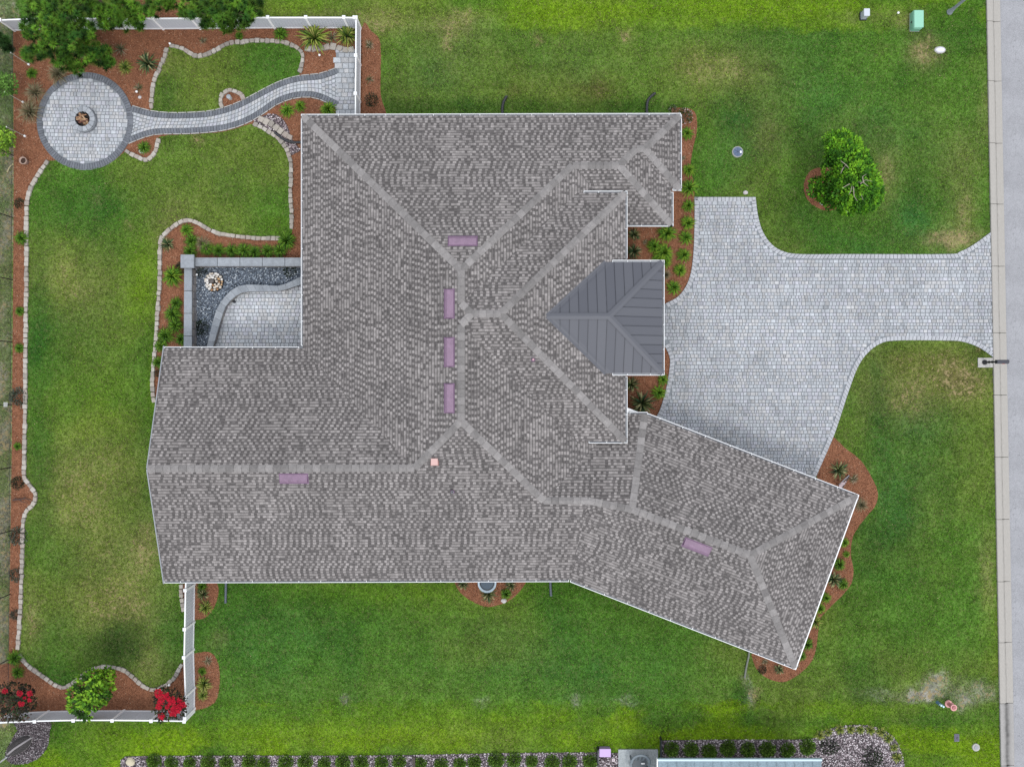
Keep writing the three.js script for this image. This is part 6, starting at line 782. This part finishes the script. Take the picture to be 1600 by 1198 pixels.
{ const [x, z] = W(1525, 1167), o = thing('concrete_disc', 'small round concrete disc in the grass at the lower right', 'concrete disc', [x, 0, z]); const g = new THREE.CylinderGeometry(.2, .21, .08, 20); g.translate(0, .02, 0); mesh('ring', g, M.concrete, o); const l = new THREE.CylinderGeometry(.1, .1, .03, 14); l.translate(0, .065, 0); mesh('lid', l, M.gutterIn, o); }

// ---------------------------------------------------------------- bottom edge: neighbour's corner
{ const [x, z] = W(945.5, 1176, .35), o = thing('lilac_box', 'lilac rectangular box lid in the gravel left of the concrete pad', 'utility box', [x, 0, z]); const g = new RoundedBoxGeometry(.58, .34, .4, 3, .05); g.translate(0, .17, 0); mesh('box', g, std({ color: col(.2, .15, .24) }), o); const l = new RoundedBoxGeometry(.62, .05, .44, 3, .024); l.translate(0, .36, 0); mesh('lid', l, std({ color: col(.36, .25, .46), roughness: .5 }), o); }
for (const [px, y0, y1, l] of [[933.5, 1166, 1190, 'low dark panel at the end of the gravel strip beside the lilac box'], [1031.5, 1150, 1192, 'low dark panel between the concrete pad and the shrub bed']]) { const [x, z0] = W(px, y0), z1 = Z(y1), o = thing('edge_panel', l, 'panel', [x, 0, z0]); const b = new THREE.BoxGeometry(.05, .42, z1 - z0); b.translate(0, .21, (z1 - z0) / 2); mesh('panel', b, M.darkMetal, o); for (const t of [.02, z1 - z0 - .02]) { const p = new THREE.CylinderGeometry(.04, .04, .5, 8); p.translate(0, .25, t); mesh('post', p, M.black, o); } }
{ const [x, z] = W(958.5, 1186.5, .2), o = thing('cleanout_pipe', 'short white capped pipe in the gravel below the lilac box', 'pipe', [x, 0, z]); const g = new THREE.CylinderGeometry(.07, .07, .22, 16); g.translate(0, .11, 0); mesh('pipe', g, M.white, o); const c = new THREE.CylinderGeometry(.085, .085, .05, 16); c.translate(0, .23, 0); mesh('cap', c, std({ color: col(.45, .38, .4) }), o); const n = new THREE.BoxGeometry(.04, .03, .04); n.translate(0, .265, 0); mesh('plug', n, M.gutterIn, o); }
{ // ribbed garden chair on the pad
  const [x, z] = W(999, 1185, .4), o = thing('garden_chair', 'dark grey rounded slatted chair on the concrete pad', 'chair', [x, .08, z]), m = std({ color: col(.115, .14, .16), roughness: .6 }), m2 = std({ color: col(.06, .072, .085), roughness: .6 }); const n = 9; for (let i = 0; i < n; i++) { const t = (i - 4) / 4.3, a = new MB(), rx = t * .46, y = .82 - t * t * .12; a.bar([rx * .86, .34, .1], [rx, y, -.34 + t * t * .1], .085, .025); mesh('back_slat', a.geo(), i % 2 ? m2 : m, o); }
  const top = new THREE.TorusGeometry(.47, .075, 8, 24, Math.PI); top.scale(1, 1, .6); top.rotateX(-Math.PI / 2 + .25); top.translate(0, .78, .02); mesh('back_rim', top, m, o); for (const s of [-1, 1]) { const a = new MB(); a.bar([s * .46, .55, -.05], [s * .5, .56, .6], .11, .035); mesh('armrest', a.geo(), m, o); for (const zz of [0, .5]) { const l = new MB(); l.bar([s * .43, 0, zz], [s * .46, .54, zz], .06, .06); mesh('leg', l.geo(), m2, o); } }
  const s = new RoundedBoxGeometry(.78, .06, .6, 2, .02); s.translate(0, .36, .34); mesh('seat', s, m2, o); const c = new RoundedBoxGeometry(.2, .08, .08, 2, .03); c.translate(.18, .44, .2); mesh('pale_cushion', c, M.white, o); }
{ // corner of the neighbouring house
  const o = thing('neighbour_house', 'corner of a neighbouring house with a pale blue metal roof edge', 'house'), h = 2.5, x0 = X(1029, h), x1 = X(1284, h), z0 = Z(1189, h), z1 = z0 + 9, m = std({ color: col(.2, .275, .32), roughness: .5, map: rep(grainT, .3) }), r = new MB(), pk2 = 1.9; r.quad([x0, h, z0], [x0 + 4, h + pk2, z0 + 4.5], [x1 - 4, h + pk2, z0 + 4.5], [x1, h, z0]); r.quad([x0, h, z1], [x1, h, z1], [x1 - 4, h + pk2, z0 + 4.5], [x0 + 4, h + pk2, z0 + 4.5]); r.tri([x0, h, z0], [x0, h, z1], [x0 + 4, h + pk2, z0 + 4.5]); r.tri([x1, h, z0], [x1 - 4, h + pk2, z0 + 4.5], [x1, h, z1]); const rf = mesh('roof', r.geo(), m, o);
  for (let i = 1; i < 18; i++) { const s = new MB(), xx = x0 + (x1 - x0) * i / 18, d = Math.min(4.5, (xx - x0) * 1.1, (x1 - xx) * 1.1); s.bar([xx, h + .02, z0 + .03], [xx, h + .02 + d * pk2 / 4.5, z0 + d], .03, .04); mesh('seam', s.geo(), m, rf); }
  const w = new MB(); w.box(x0 + .5, x1 - .5, -.05, h - .1, z0 + 1.6, z1 - .5); mesh('wall', w.geo(), M.stucco, o); const g = new MB(); g.box(x0 - .03, x1 + .03, h - .14, h + .02, z0 - .1, z0 - .005); mesh('gutter', g.geo(), std({ color: col(.3, .4, .46), roughness: .4 }), o); const f = new MB(); f.box(x0 - .08, x0 - .03, h - .14, h + .02, z0 - .1, z1); mesh('fascia', f.geo(), M.white, o); const sf = new MB(); sf.box(x0, x1, h - .12, h - .06, z0, z1); mesh('soffit', sf.geo(), M.white, o); }
{ // covered dark dome and pale pole on the corner gravel
  const [x, z] = W(25, 1168, .3), o = thing('covered_mound', 'dark rounded cover with a pale ridge strip on the lower left gravel', 'garden cover', [x, 0, z], .62), g = new THREE.SphereGeometry(1, 24, 12, 0, 6.3, 0, 1.57); g.scale(.78, .42, .36); mesh('cover', g, std({ color: col(.05, .045, .045), roughness: .95, map: rep(grainT, 1), bumpMap: grainB, bumpScale: .03 }), o); const c = new THREE.TubeGeometry(new THREE.CatmullRomCurve3([V(-.75, .1, .02), V(-.4, .38, 0), V(0, .45, -.02), V(.45, .36, 0), V(.78, .06, .03)]), 16, .055, 6); mesh('ridge_strip', c, std({ color: col(.2, .185, .19), roughness: .9 }), o); const t = new THREE.TorusGeometry(1, .03, 5, 32); t.rotateX(Math.PI / 2); t.scale(.79, 1, .37); t.translate(0, .03, 0); mesh('hem', t, std({ color: col(.17, .16, .15), roughness: .9 }), o);
  const [a, b] = W(11, 1182), p = thing('garden_pole', 'white pole standing at the lower left corner beside the dark cover', 'pole', [a, 0, b]), q = new THREE.CylinderGeometry(.035, .04, 1.6, 10); q.translate(0, .8, 0); mesh('pole', q, M.white, p); const k = new THREE.SphereGeometry(.05, 10, 8); k.translate(0, 1.62, 0); mesh('knob', k, M.gutterIn, p); const f = new THREE.CylinderGeometry(.08, .09, .06, 12); f.translate(0, .03, 0); mesh('foot', f, M.darkMetal, p); }
{ const [x, z] = W(647, 1190), b = new MB(); b.box(-.07, .07, 0, .14, -.3, 1.2); solo('edging_board', b.geo(), std({ color: col(.05, .04, .035), roughness: 1 }), 'dark board dividing the bottom gravel strip', 'edging board', [x, 0, z]); }
plant('grey', 543, 40, 13, 'blue grey broad leaved plant tucked in the top fence corner');
renderer.render(scene, camera);
